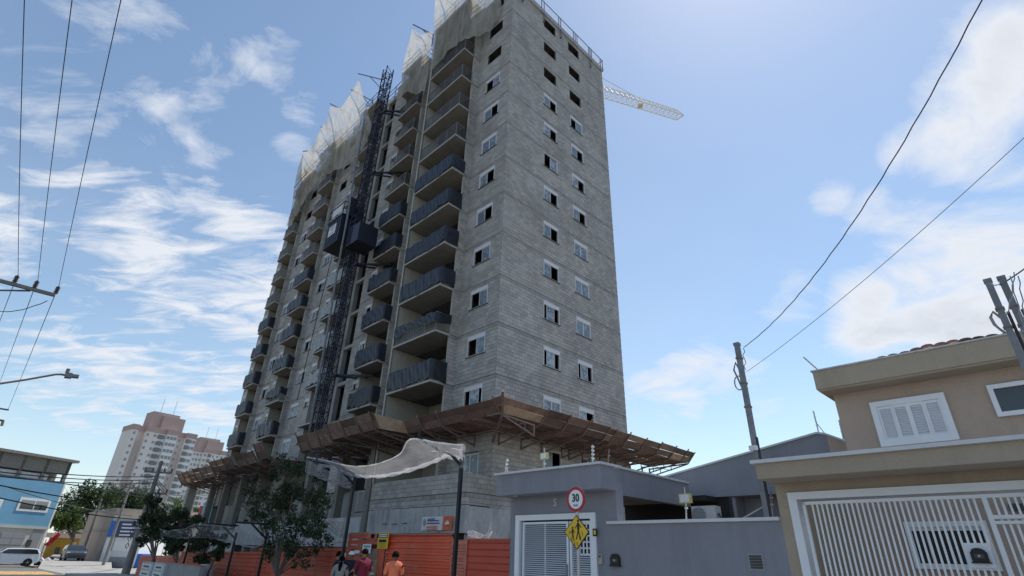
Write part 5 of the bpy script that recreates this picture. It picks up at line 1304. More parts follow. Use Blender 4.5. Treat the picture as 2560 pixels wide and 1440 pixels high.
# boxes and low wall at the pavement
lw = street_thing('low_wall', -7.8, 14, 'low grey rendered wall with red edge along the pavement', 'wall'); mb = SB(lw); u0, z0 = onV(505, 1417, -7.9); u1, z1 = onV(412, 1412, -7.9); mb.sb(-7.95, -7.75, u0, u1, gz(W(-7.9, u0)), z0); mb.obj('wall', 'concrete', lw); mb = SB(lw); mb.sb(-7.97, -7.73, u0, u1, z0, z0 + .04); mb.obj('coping', 'fence_post', lw)
def meterbox(px0, px1, py0, label):
    u0, z1 = onV(px0, py0, -8.1); u1, _ = onV(px1, py0, -8.1); t = street_thing('meter_cabinet', -8.1, (u0 + u1) / 2, label, 'cabinet'); zt = z1 - t.location.z; hw_ = abs(u0 - u1) / 2
    boxes('cabinet', 'trunk_white', t, [(0, .4, -hw_, hw_, 0, zt)]); boxes('door', 'ac_white', t, [(-.02, 0, -hw_ * .75, hw_ * .75, zt * .72, zt * .92), (-.02, 0, -hw_ * .75, hw_ * .75, zt * .42, zt * .64)]); boxes('opening', 'sill_dark', t, [(-.025, -.02, -hw_ * .5, hw_ * .5, zt * .78, zt * .86), (-.025, -.02, -hw_ * .5, hw_ * .5, zt * .48, zt * .54)])
meterbox(357, 385, 1404, 'pale meter cabinet, left one of two by the pavement'); meterbox(387, 416, 1406, 'pale meter cabinet, right one of two by the pavement')

# ================================================================ FAR LEFT: CROSS STREET
class PL:
    """vertical plane through two compass directions at given distances"""
    def __init__(s, pxL, dL, pxR, dR, py=1360):
        a, b = at(pxL, py, dL), at(pxR, py, dR); s.O = Vector((a.x, a.y, 0)); d = Vector((b.x - a.x, b.y - a.y, 0)); s.len = d.length; s.e = d.normalized(); s.n = Vector((s.e.y, -s.e.x, 0))
        if s.n.dot(s.O) > 0: s.n = -s.n
        s.rot = math.atan2(s.e.y, s.e.x)
    def on(s, px, py, off=0.0):
        O = s.O + s.n * off; P = hit(px, py, O, s.n); return (P - O).dot(s.e), P.z
    def thing(s, name, label, cat, group=None): return thing(name, s.O, s.rot, label, cat, group)
# local coordinates on such a thing: x along, y = towards the back (if e x up points away)
def back(pl): return 1.0 if (Vector((-pl.e.y, pl.e.x, 0))).dot(pl.O) > 0 else -1.0
pb = PL(-60, 84, 130, 88); bk = back(pb); bb = pb.thing('blue_building', 'three-storey light blue building with an open top floor at the left edge', 'building')
G0 = -.55
x1, zt = pb.on(183, 1157); xr, zr = pb.on(160, 1218); _, zm = pb.on(110, 1320); _, ztop0 = pb.on(60, 1148)
print('blue', x1, zt, xr, zr, zm)
XR = pb.on(150, 1240)[0]
boxes('wall', 'blue_wall', bb, [(-6, XR, 0, bk * .2, zm, pb.on(60, 1195)[1])])
boxes('wall', 'cream_wall', bb, [(-6, XR - .2, 0, bk * .2, G0, zm), (XR, XR + .02, bk * .2, bk * 9, G0, pb.on(60, 1195)[1])])
boxes('side_wall', 'far_white', bb, [(XR - .02, XR + .18, 0, bk * 9, G0, zt - 2.6)])  # right flank in white: the sunlight on it is put into the colour
boxes('cornice', 'cream_wall', bb, [(-6, XR, -bk * .12, 0, zm - .15, zm + .1)])
boxes('roof', 'pillar', bb, [(-6, XR + .5, -bk * .35, bk * 9, zt, zt + .3)])
zl = pb.on(60, 1195)[1]
for i in range(5): boxes('column', 'pillar', bb, [(-4 + i * ((XR + 3.6) / 4) , -4 + i * ((XR + 3.6) / 4) + .35, bk * .1, bk * .45, zl, zt)])
boxes('beam', 'pillar', bb, [(-6, XR, bk * .1, bk * .4, zt - 1.5, zt)]); boxes('inner_wall', 'pillar', bb, [(-6, XR, bk * 2, bk * 2.2, zl, zt - 1.1)]); boxes('parapet', 'trunk_white', bb, [(-3, XR - 2, bk * .3, bk * .5, zl, zl + .7)]); boxes('terrace_floor', 'concrete', bb, [(-6, XR, 0, bk * 9, zl - .1, zl + .02)])
def pwin(pl, root, px0, py0, px1, py1, m='dark_glass', fr='far_white', fw=.25, name='window'):
    x0, z1 = pl.on(px0, py0); x1, z0 = pl.on(px1, py1); b_ = back(pl)
    w = boxes(name, fr, root, [(x0 - fw, x1 + fw, -b_ * .06, 0, z0 - fw, z1 + fw)]); boxes('pane', m, w, [(x0, x1, -b_ * .08, -b_ * .06, z0, z1)])
    boxes('mullion', fr, w, [((x0 + x1) / 2 - .04, (x0 + x1) / 2 + .04, -b_ * .1, -b_ * .08, z0, z1)]); boxes('blind', 'grille_grey', w, [(x0, x1, -b_ * .09, -b_ * .08, z1 - (z1 - z0) * .42, z1)]); return w
pwin(pb, bb, 56, 1249, 113, 1276); pwin(pb, bb, -60, 1249, -8, 1272)
pwin(pb, bb, 5, 1332, 52, 1362, m='grille_grey', fr='grille_grey', fw=.1)
x0, z1 = pb.on(85, 1322); x1b, _ = pb.on(110, 1322); boxes('garage_door', 'grille_grey', bb, [(x0, x1b, -bk * .05, 0, G0, z1)])
x0, z0 = pb.on(70, 1358); boxes('wall_lamp', 'sill_dark', bb, [(x0 - .2, x0 + .2, -bk * .2, 0, z0 - .35, z0 + .35)])
x0, z0 = pb.on(138, 1290, 0); boxes('balcony_unit', 'ac_white', bb, [(XR + .2, XR + .7, bk * 1, bk * 2, z0 - .6, z0 + .6)])

pw = PL(262, 79, 352, 77); bw_ = back(pw); wb = pw.thing('corner_shop', 'white corner shop with a blue and navy sign board beyond the utility pole', 'shop'); Lw = pw.len; zs = pw.on(300, 1345)[1]; zt2 = pw.on(300, 1288)[1]
boxes('wall', 'far_white', wb, [(0, 1.0, 0, bw_ * 8, G0, zs), (Lw - .8, Lw, 0, bw_ * 8, G0, zs), (.8, Lw - .6, 0, bw_ * 8, zs - 1.3, zs)])
boxes('shutter', 'banner_white', wb, [(.8, Lw - .6, bw_ * .1, bw_ * .2, G0 + 1.0, zs - 1.3)]); boxes('counter', 'grille_grey', wb, [(.8, Lw - .6, bw_ * .05, bw_ * .2, G0, G0 + 1.0)])
boxes('sign_board', 'sign_navy', wb, [(.9, Lw, -bw_ * .15, 0, zs + .1, zt2 - .6)]); boxes('sign_board', 'sign_blue', wb, [(0, .9, -bw_ * .16, 0, zs + .1, zt2 - .6)])
for i, ln in enumerate((1.0, 1.4, 1.5, 1.2, .6)): boxes('lettering', 'banner_white', wb, [(1.3, 1.3 + ln, -bw_ * .18, -bw_ * .15, zt2 - 1.0 - i * .36, zt2 - .85 - i * .36)])
boxes('wall', 'cream_wall', wb, [(.0, Lw, 0, bw_ * 8, zs, zt2)]); boxes('blue_band', 'sign_blue', wb, [(Lw, Lw + .5, 0, bw_ * 2, G0, zs - 1.5)])
pe = PL(196, 97, 262, 80); be = back(pe); e_ = pe.thing('side_wall', 'stained beige rendered wall of the building left of the corner shop', 'building'); zt3 = pe.on(215, 1283)[1]
boxes('wall', 'beige_wall', e_, [(0, pe.len, 0, be * 6, G0 - .3, pe.on(245, 1281)[1])]); boxes('coping', 'concrete', e_, [(0, pe.len, -be * .1, be * 6, pe.on(245, 1281)[1], pe.on(245, 1281)[1] + .15)]); boxes('ledge', 'concrete', e_, [(0, pe.len, -be * .15, 0, pe.on(240, 1327)[1], pe.on(240, 1327)[1] + .12)])
py_ = PL(118, 108, 205, 106); by = back(py_); y_ = py_.thing('yellow_house', 'low ochre yellow house front at the end of the side street', 'house')
boxes('wall', 'yellow_wall', y_, [(0, py_.len, 0, by * 8, -1, py_.on(160, 1345)[1])]); boxes('roof', 'roof_tile', y_, [(-.5, py_.len + .4, -by * .6, by * 8, py_.on(160, 1345)[1], py_.on(160, 1333)[1])])
x0, z1 = py_.on(140, 1368); x1, _ = py_.on(152, 1368); boxes('door', 'sill_dark', y_, [(x0, x1, -by * .05, 0, -1, z1)])
for i in range(16):
    x, z = py_.on(140 + i * 5.5, 1326 + (i % 3) * 1.5, .8); 
    boxes('roof_tile', 'cream_wall', y_, [(x - .25, x + .2, -by * .9, -by * .6, z - .1, z + .1)])
pr_ = PL(445, 92, 500, 90); r_ = pr_.thing('tiled_house', 'pale house with a salmon tiled roof beyond the left trees', 'house'); br = back(pr_)
boxes('wall', 'cream_wall', r_, [(-4, 8, 0, br * 8, -1, pr_.on(470, 1300)[1])]); boxes('roof', 'roof_tile', r_, [(-5, 9, -br * .5, br * 8, pr_.on(470, 1300)[1], pr_.on(470, 1281)[1])])
pp = PL(482, 66, 536, 64); q_ = pp.thing('billboard', 'tall red and yellow advertising poster with a cyan figure beside the free column', 'billboard'); bp = back(pp); x0, z0 = pp.on(486, 1316); x1, z1 = pp.on(530, 1265)
boxes('poster', 'poster_red', q_, [(x0, x1 - 1.1, 0, bp * .2, z0, z1)]); boxes('poster', 'poster_cyan', q_, [(x1 - 1.1, x1 + .6, 0, bp * .2, z0, z1 + .4)]); boxes('poster_band', 'poster_yellow', q_, [(x0 + .8, x1 - .3, -bp * .03, 0, z1 - .5, z1)]); boxes('poster_band', 'banner_orange', q_, [(x0, x1 - 1.3, -bp * .03, 0, z1 - 2.0, z1 - 1.4)]); boxes('poster_band', 'poster_yellow', q_, [(x0, x1 - 1.3, -bp * .03, 0, z0 + .2, z0 + .5)])
boxes('leg', 'scaffold', q_, [(x0 + .3, x0 + .5, bp * .2, bp * .4, -1, z0), (x1 - .5, x1 - .3, bp * .2, bp * .4, -1, z0)])
# far trees
for i, (D_, blobs, m_, lb, n_) in enumerate((
    (118, [(185, 1254, 2.11, 0), (215, 1242, 2.23, 0), (250, 1236, 2.36, 0), (165, 1276, 1.86, 0), (200, 1288, 2.48, 0), (240, 1278, 2.48, 0), (150, 1298, 1.61, 0), (180, 1318, 1.86, 0)], 'leaf_mid', 'broad dark tree mass behind the side street, left part', 9000),
    (124, [(285, 1242, 2.23, 0), (310, 1246, 2.36, 0), (340, 1249, 2.23, 0), (290, 1279, 2.48, 0), (330, 1278, 2.48, 0), (360, 1264, 1.86, 0), (270, 1298, 1.86, 0)], 'leaf_mid', 'broad green tree mass below the white towers, right part', 9000),
    (100, [(155, 1296, 1.05, 0), (175, 1290, 0.99, 0), (165, 1308, 1.12, 0), (188, 1300, 0.87, 0)], 'leaf_bright', 'sunlit light green tree beside the blue building', 3000),
    (132, [(425, 1272, 1.61, 0), (455, 1276, 1.74, 0), (480, 1282, 1.55, 0), (440, 1283, 1.74, 0), (500, 1283, 1.24, 0)], 'leaf_bright', 'light green trees at the foot of the far white tower', 3500))):
    tree('background_tree', lb, 0, (blobs[1][0], 1380), [(a_, b_, c_ * 1.22, d_) for a_, b_, c_, d_ in blobs], n_, .45, m_, 20 + i, .3, 'trees beyond the cross street', D=D_, zbase=-1)

# ---- far apartment towers
def far_tower(name, pl, colsp, floors, zf0, label, box, G=-3):
    b_ = back(pl); t = pl.thing(name, label, 'building', 'pale high-rise towers far behind the trees')
    ztop = pl.on(colsp[0][0], box[4])[1]; fh = (ztop - zf0) / floors; xs = []
    wsh = MB(); wsh.box(-.5, .5, -b_ * .12, 0, -.6, .6); wme = wsh.mesh('window', 'grille_grey'); wsh = MB(); wsh.box(-.6, .6, -b_ * .3, 0, -.6, .6); bme_ = wsh.mesh('balcony', 'far_window')
    for i, (p0, p1, m_, off, kinds) in enumerate(colsp):
        x0, x1 = pl.on(p0, box[4])[0], pl.on(p1, box[4])[0]
        boxes('facade', m_, t, [(x0, x1, -b_ * off, b_ * 8, G, ztop)]); boxes('parapet', 'far_pink', t, [(x0 - .1, x1 + .1, -b_ * (off + .15), b_ * 8, ztop, ztop + fh * .8)])
        nk = len(kinds)
        for f in range(floors):
            for j, kd in enumerate(kinds):
                x = x0 + (x1 - x0) * (j + .5) / nk; z = zf0 + fh * (f + .5)
                if kd == 'w': link('window', wme, t, (x, -b_ * off, z), scale=(.75, 1, .75))
                if kd == 's': link('window', wme, t, (x, -b_ * off, z), scale=(.55, 1, .6))
                if kd == 'b': link('balcony', bme_, t, (x, -b_ * off, z))
    x0, x1 = pl.on(box[0], box[2])[0], pl.on(box[1], box[2])[0]; zb2 = pl.on(box[0], box[2])[1]
    boxes('roof_house', 'far_pink', t, [(x0, x1, b_ * 1.5, b_ * 7, ztop, zb2)])
    mid = (x0 + x1) / 2; boxes('roof_house', 'far_pink', t, [(mid - 1, x1 + 1.5, b_ * .5, b_ * 7, ztop, zb2 - 1.0)])
    for xx in (x0 + 3, x1 - 1): 
        mb = MB(); mb.tube([(xx, b_ * 5, zb2 - 1), (xx, b_ * 5, zb2 + 5)], .08, 4); mb.obj('antenna', 'galv', t)
    return t
pA = PL(300, 196, 480, 203)
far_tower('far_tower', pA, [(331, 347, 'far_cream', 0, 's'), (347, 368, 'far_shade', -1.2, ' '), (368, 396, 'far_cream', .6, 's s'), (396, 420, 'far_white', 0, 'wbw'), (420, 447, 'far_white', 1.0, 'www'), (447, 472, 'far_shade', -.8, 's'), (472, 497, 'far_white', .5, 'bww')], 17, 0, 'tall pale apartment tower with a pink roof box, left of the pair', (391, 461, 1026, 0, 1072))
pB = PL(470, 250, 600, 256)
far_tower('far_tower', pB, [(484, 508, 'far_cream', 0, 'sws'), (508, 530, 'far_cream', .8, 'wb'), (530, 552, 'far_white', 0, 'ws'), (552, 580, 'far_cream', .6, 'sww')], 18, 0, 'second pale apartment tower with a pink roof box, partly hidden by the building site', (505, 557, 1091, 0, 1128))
far_tower('far_tower', pB, [(600, 640, 'far_cream', 0, 'sws'), (640, 680, 'far_white', .8, 'wb')], 12, 0, 'lower pale tower seen only through the building site gap', (610, 650, 1180, 0, 1200)) if False else None

# ---- utility poles
def upole(name, D, base_px, top_px, r0, r1, label, m='concrete_pole', arms=()):
    A = at(*base_px, D); top = at(*top_px, D); x = (A.x + top.x) / 2; z = top.z; P = Vector((A.x, A.y, 0)); P.z = -.4
    t = thing(name, P, 0, label, 'pole'); mb = MB(); mb.tube([(0, 0, 0), (0, 0, z - P.z)], [r0, r1], 10); mb.obj('shaft', m, t)
    for i, (dz, ln, az) in enumerate(arms):
        d = Vector((math.cos(az), math.sin(az), 0)); c = Vector((0, 0, z - P.z - dz)); mb = MB(); mb.bar(c - d * ln, c + d * ln, .12, .12); a = mb.obj('crossarm', 'pillar', t)
        for s in (-1, -.45, .45, 1):
            mb = MB(); mb.tube([c + d * ln * s * .95 + Vector((0, 0, .05)), c + d * ln * s * .95 + Vector((0, 0, .35))], .07, 6); mb.obj('insulator', 'porcelain', t)
    return t, z
up, uz = upole('utility_pole', 54, (314, 1432), (398, 1152), .3, .13, 'tall grey concrete utility pole left of the tower, beside the meter cabinets', arms=((.9, 1.0, .3), (2.5, 1.1, .3)))
boxes('junction_box', 'trunk_white', up, [(-.25, .25, -.35, -.2, 3.2, 3.9), (.2, .45, -.2, .2, 2.5, 3.0)])
mb = MB(); 
for i in range(3): mb.tube([(-.35, -.3, 3.2 - i * .5), (-.5, -.3, 3.0 - i * .5), (-.35, -.3, 2.8 - i * .5), (-.25, -.3, 3.0 - i * .5), (-.35, -.3, 3.2 - i * .5)], .03, 5)
mb.obj('cable_coil', 'wire', up)
upole('utility_pole', 74, (262, 1400), (313, 1203), .16, .11, 'thinner utility pole between the beige wall and the big concrete pole', arms=((.6, .9, .2),))
upole('utility_pole', 84, (200, 1398), (228, 1245), .16, .1, 'distant utility pole in front of the dark tree mass')
upole('utility_pole', 84, (445, 1390), (472, 1222), .18, .12, 'far pole with fanned wires in front of the white tower', arms=((.4, 1.0, .3),))
def wpx(a, b, D0, D1, sag, r, label, m='wire'): return wire('overhead_wire', at(*a, D0), at(*b, D1), sag, r, label, m, n=14)
names = ['upper', 'middle', 'lower']
for i in range(3):
    wpx((-60, 1160 + i * 12), (388, 1191 + i * 8), 40, 54, .25, .03, 'dark cable running in from the left to the big pole, %s of three' % names[i])
    wpx((390, 1193 + i * 8), (474, 1224 + i * 5), 54, 84, .8, .04, 'dark cable sagging from the big pole to the far pole, %s of three' % names[i])
    wpx((474, 1224 + i * 5), (560, 1228 + i * 8), 84, 110, .4, .04, 'cable from the far pole toward the building site, %s of three' % names[i])
for k, (a, b, d0, d1, s, lb) in enumerate((((-40, 1182), (370, 1246), 40, 54, -.1, 'thick pale bundled cable crossing the blue building'), ((-40, 1236), (360, 1300), 44, 54, .2, 'dark cable crossing low over the blue facade'), ((-40, 1205), (355, 1262), 42, 54, .2, 'thin cable crossing the blue facade window'), ((20, 1218), (330, 1290), 60, 74, .3, 'thin far cable in front of the dark trees'))):
    wpx(a, b, d0, d1, s, .035, lb, 'wire_light' if k == 0 else 'wire')

# ---- near power line at the left edge
ZP = 9.3
A1_, A2_ = atz(-130, 668, ZP), atz(137, 738, ZP)
D1 = math.hypot(A2_.x, A2_.y); pd = (A2_ - A1_).normalized(); pbase = A1_ + pd * .1
lp = thing('power_pole', (pbase.x, pbase.y, 0), 0, 'near power line pole mostly outside the left edge, its crossarm in view', 'pole')
mb = MB(); mb.tube([(0, 0, 0), (0, 0, 9.8)], [.2, .13], 10); mb.obj('shaft', 'concrete_pole', lp)
rel = lambda P: P - lp.location
mb = MB(); mb.bar(rel(A1_ - pd * 1.0), rel(A2_), .1, .11); mb.obj('crossarm', 'pillar', lp); mb = MB(); q = atz(75, 727, ZP); mb.bar(rel(q), (0, 0, ZP - .75), .05); mb.obj('brace', 'pillar', lp)
ins = [(35, 690), (85, 706), (138, 722)]; tops = [(62, -30), (184, -30), (309, -30)]; lows = [(-30, 880), (0, 955), (20, 1024)]
for i, (a, b) in enumerate(zip(ins, tops)):
    t_ = A1_ + pd * ((atz(a[0], a[1] + 12, ZP) - A1_).dot(pd)); mb = MB()
    for j in range(5): mb.tube([rel(t_) + Vector((0, 0, .07 + j * .055)), rel(t_) + Vector((0, 0, .095 + j * .055))], [.075, .05], 8)
    mb.tube([rel(t_), rel(t_) + Vector((0, 0, .36))], .02, 5); mb.obj('insulator', 'porcelain', lp)
    Tt = t_ + Vector((0, 0, .36)); wire('overhead_wire', Tt, atz(b[0], b[1], ZP + .36), .05, .008, ('power wire rising to the top left corner', 'middle power wire rising to the top edge', 'right power wire of the three rising to the top edge')[i], ext=30)
    l = lows[i]; wire('overhead_wire', Tt - Vector((0, 0, .2)), at(l[0], l[1], D1 * 2.3), .0, .012, ('power wire dropping away left of the crossarm, outer', 'power wire dropping away below the crossarm, middle', 'power wire dropping from the crossarm end to the next crossarm')[i])
mb = MB(); 
a = A2_ - pd * .15
wire('overhead_wire', atz(118, 752, ZP - .4), atz(-20, 775, ZP - .5), .2, .014, 'slack jumper wire looping below the crossarm', n=10, wob=.03)
Dn = D1 * 2.3; n_ = thing('power_pole', Vector((at(-40, 1020, Dn).x, at(-40, 1020, Dn).y, 0)), 0, 'next pole of the power line, only its arm ends showing at the left edge', 'pole')
rel2 = lambda P: P - n_.location
mb = MB(); mb.tube([(0, 0, 0), (0, 0, at(-40, 1000, Dn).z)], [.2, .13], 10); mb.obj('shaft', 'concrete_pole', n_)
mb = MB(); mb.bar(rel2(at(-60, 1012, Dn)), rel2(at(22, 1025, Dn)), .1); mb.obj('crossarm', 'pillar', n_); mb = MB(); mb.bar(rel2(at(-40, 1045, Dn)), rel2(at(10, 1052, Dn)), .12); mb.bar(rel2(at(8, 1052, Dn)), rel2(at(4, 1065, Dn)), .12); mb.obj('bracket', 'pillar', n_)
# street lamp on its arm
DL = 15; L0, L1, L2 = at(-40, 965, DL), at(150, 936, DL), at(198, 941, DL)
sl = thing('street_lamp', (L0.x, L0.y, 0), 0, 'street lamp head on a long arm reaching in from the left', 'street lamp'); rl3 = lambda P: P - sl.location
mb = MB(); mb.tube([(0, 0, 0), (0, 0, L0.z)], .09, 8); mb.obj('post', 'concrete_pole', sl)
mb = MB(); mb.tube([rl3(L0), rl3(at(60, 950, DL)), rl3(at(140, 936, DL)), rl3(at(152, 936, DL)), rl3(at(164, 938, DL))], .022, 8); mb.obj('arm', 'bracket', sl)
d = (L2 - at(162, 937, DL)); mb = MB(); a, b = rl3(at(162, 938, DL)), rl3(at(197, 942, DL)); mb.bar(a, b, .16, .06); mb.bar(a, a.lerp(b, .5), .17, .1); mb.obj('lamp_head', 'lamp_grey', sl)
mb = MB(); c = rl3(at(167, 933, DL)); mb.tube([c, c + Vector((0, 0, .1))], .035, 8); mb.obj('photocell', 'porcelain', sl)
# ================================================================ VEHICLES
def car(name, P, rot, m, label, L_=4.2, H=1.5, Wd=1.72, wheel=True, mpv=False):
    t = thing(name, P, rot, label, 'car'); hw = Wd / 2
    prof = [(-.5, .28), (-.5, .62), (-.49, .74), (-.44, .92), (-.40, .985), (-.3, 1.0), (0, 1.0), (.12, .97), (.27, .66), (.40, .60), (.485, .5), (.5, .38), (.5, .2), (.46, .16), (-.47, .16)]
    if not mpv: prof = [(-.5, .28), (-.5, .62), (-.46, .68), (-.34, .93), (-.28, .985), (-.1, 1.0), (.04, .98), (.2, .68), (.38, .62), (.48, .5), (.5, .38), (.5, .2), (.46, .16), (-.47, .16)]
    mb = MB(); sec = []
    for y, s, zz in ((-1, .93, .0), (-.96, .985, 0), (-.8, 1, 0), (.8, 1, 0), (.96, .985, 0), (1, .93, 0)):
        ring = []
        for x, z in prof:
            tum = 1 - max(0, z - .62) * .42; ring.append((x * L_ * s, y * hw * tum, (.16 + (z - .16) * (.97 if abs(y) == 1 else 1)) * H))
        sec.append(ring)
    n = len(prof)
    for a, b in zip(sec[:-1], sec[1:]):
        for i in range(n): mb.face([a[i], a[(i + 1) % n], b[(i + 1) % n], b[i]])
    mb.face(sec[0]); mb.face(sec[-1][::-1]); body = mb.obj('body', m, t)
    glass = [(-.43, .66), (-.39, .93), (-.28, .95), (.03, .94), (.2, .68)] if not mpv else [(-.46, .68), (-.41, .93), (-.28, .955), (.1, .93), (.24, .68)]
    for s in (-1, 1):
        g = [(x * L_ * .98, s * (hw * (1 - max(0, z - .62) * .42) + .012), z * H) for x, z in glass]
        mb = MB(); mb.face(g if s < 0 else g[::-1]); mb.obj('side_window', 'dark_glass', t)
    for (xa, za, xb, zb3, nm) in ((.225 if not mpv else .26, .685, .06 if not mpv else .13, .955, 'windscreen'), (-.475, .72, -.40, .95, 'rear_window')):
        mb = MB(); o = .012 if xa > 0 else -.012; y0 = hw * (1 - (za - .62) * .42) - .12; y1 = hw * (1 - (zb3 - .62) * .42) - .1
        mb.face([(xa * L_ + o, -y0, za * H), (xa * L_ + o, y0, za * H), (xb * L_ + o, y1, zb3 * H), (xb * L_ + o, -y1, zb3 * H)]); mb.obj(nm, 'dark_glass', t)
    for x in (-.31, .32):
        for s in (-1, 1):
            c = (x * L_, s * (hw - .08), .31); mb = MB(); mb.disc((c[0], c[1] - .1, c[2]), (0, 1, 0), .31, 20, up=(0, 0, 1), th=.2); w = mb.obj('wheel', 'tyre', t)
            mb = MB(); 
            yy = c[1] + s * .105
            for k in range(5):
                a = 2 * math.pi * k / 5; mb.bar((c[0], yy, c[2]), (c[0] + .19 * math.cos(a), yy, c[2] + .19 * math.sin(a)), .05, .02)
            mb.disc((c[0], yy - s * .004, c[2]), (0, s, 0), .06, 10); mb.obj('rim', 'rim', w)
            mb = MB(); mb.disc((c[0], c[1] + s * .07, c[2]), (0, s, 0), .36, 20, th=.02); mb.obj('wheel_arch', 'black', t)
    for s in (-1, 1):
        boxes('headlight', 'far_white', t, [(.465 * L_, .485 * L_, s * hw * .86 - .14, s * hw * .86 + .1 * (1 if s < 0 else .4), .5 * H, .57 * H)])
        boxes('tail_light', 'sign_red', t, [(-.502 * L_, -.485 * L_, s * hw * .84 - .1, s * hw * .84 + .1, .55 * H, .75 * H)])
        boxes('mirror', m, t, [(.17 * L_, .2 * L_, s * (hw + .1) - .08, s * (hw + .1) + .06, .66 * H, .73 * H)])
    for x in (-.12, .06): 
        for s in (-1, 1): boxes('door_handle', 'rim', t, [(x * L_ - .06, x * L_ + .06, s * (hw + .012) - .01, s * (hw + .012) + .01, .6 * H, .62 * H)])
    boxes('number_plate', 'banner_white', t, [(-.508 * L_, -.5 * L_, -.22, .22, .38 * H, .46 * H)])
    return t
dcar = ray(60, 1390); P = dcar * 61.5; P.z = 0; P.z = gz(P)
pcd = Vector((dcar.y, -dcar.x, 0)); rotc = math.atan2(-pcd.y, -pcd.x)
P = ray(26, 1390) * 76; P.z = gz(P) + .13
car('parked_car', P, rotc + .12, 'car_white', 'white people carrier parked at the left edge below the blue building', 4.5, 1.55, mpv=True)
P = ray(186, 1380) * 79; P.z = .0
car('parked_car', P, math.atan2(P.y, P.x) + math.pi + .15, 'car_dark', 'dark hatchback parked in the side street seen from behind', 4.0, 1.5)
P = ray(1256, 1440) * 5.2; P.z = 0
d_ = ray(186, 1380); n_2 = Vector((d_.y, -d_.x, 0)); q_ = []
mb = MB(); mb.grid([[tuple(Vector((d_.x, d_.y, 0)) * t_ + n_2 * s_ + Vector((0, 0, z_))) for s_ in (-2.3, 3.5)] for t_, z_ in ((71, gz(d_ * 71) + .006), (76.5, -.01), (84, -.01), (125, .3))]); mb.obj('side_street_slope', 'light_road', kind='structure')
P = ray(1256, 1440) * 5.2; P.z = 0
c_ = car('parked_car', P, math.radians(136), 'car_red', 'dark red car whose roof just shows at the bottom edge', 3.9, 1.42)
# motorcycle and red banner man
P = ray(118, 1395) * 78; P.z = gz(P)
mo = thing('motorcycle', P, rotc, 'pale scooter parked behind the white car', 'motorcycle')
for x in (-.62, .62):
    mb = MB(); mb.disc((x, -.05, .29), (0, 1, 0), .29, 16, th=.1); mb.obj('wheel', 'tyre', mo)
mb = MB(); mb.tube([(-.55, 0, .5), (-.1, 0, .75), (.2, 0, .55), (.45, 0, .8), (.6, 0, .5)], [.14, .2, .14, .14, .08], 8); mb.obj('body', 'banner_white', mo)
mb = MB(); mb.tube([(-.6, 0, .82), (-.1, 0, .85)], .12, 8); mb.obj('seat', 'black', mo); mb = MB(); mb.bar((.4, -.32, 1.05), (.4, .32, 1.05), .04); mb.bar((.4, 0, 1.05), (.6, 0, .3), .05); mb.obj('handlebar', 'scaffold', mo)
# red feather flag
a, b = at(112, 1365, 81), at(148, 1335, 81); fl = thing('feather_flag', (a.x, a.y, gz(a)), 0, 'tilted bright red banner flag beside the blue building', 'flag'); rel4 = lambda p: p - fl.location
mb = MB(); mb.tube([(0, 0, 0), rel4(at(116, 1348, 81))], .04, 6); mb.obj('pole', 'scaffold', fl)
dn = (a.normalized()); nb_ = Vector((-.0, 0, 1))
A, B = rel4(at(110, 1362, 81)), rel4(at(147, 1330, 81)); up_ = Vector((0, 0, 1)); wv = rel4(at(152, 1336, 81)) - B
mb = MB(); n = 8; rows = []
for r in range(4):
    rows.append([A.lerp(B, i / n) + (rel4(at(118, 1366, 81)) - A).lerp(rel4(at(151, 1337, 81)) - B, i / n) * (r / 3) * 1.2 + dn * (.12 * math.sin(i * 1.2 + r)) for i in range(n + 1)])
mb.grid(rows); mb.obj('cloth', 'red_glossy', fl)

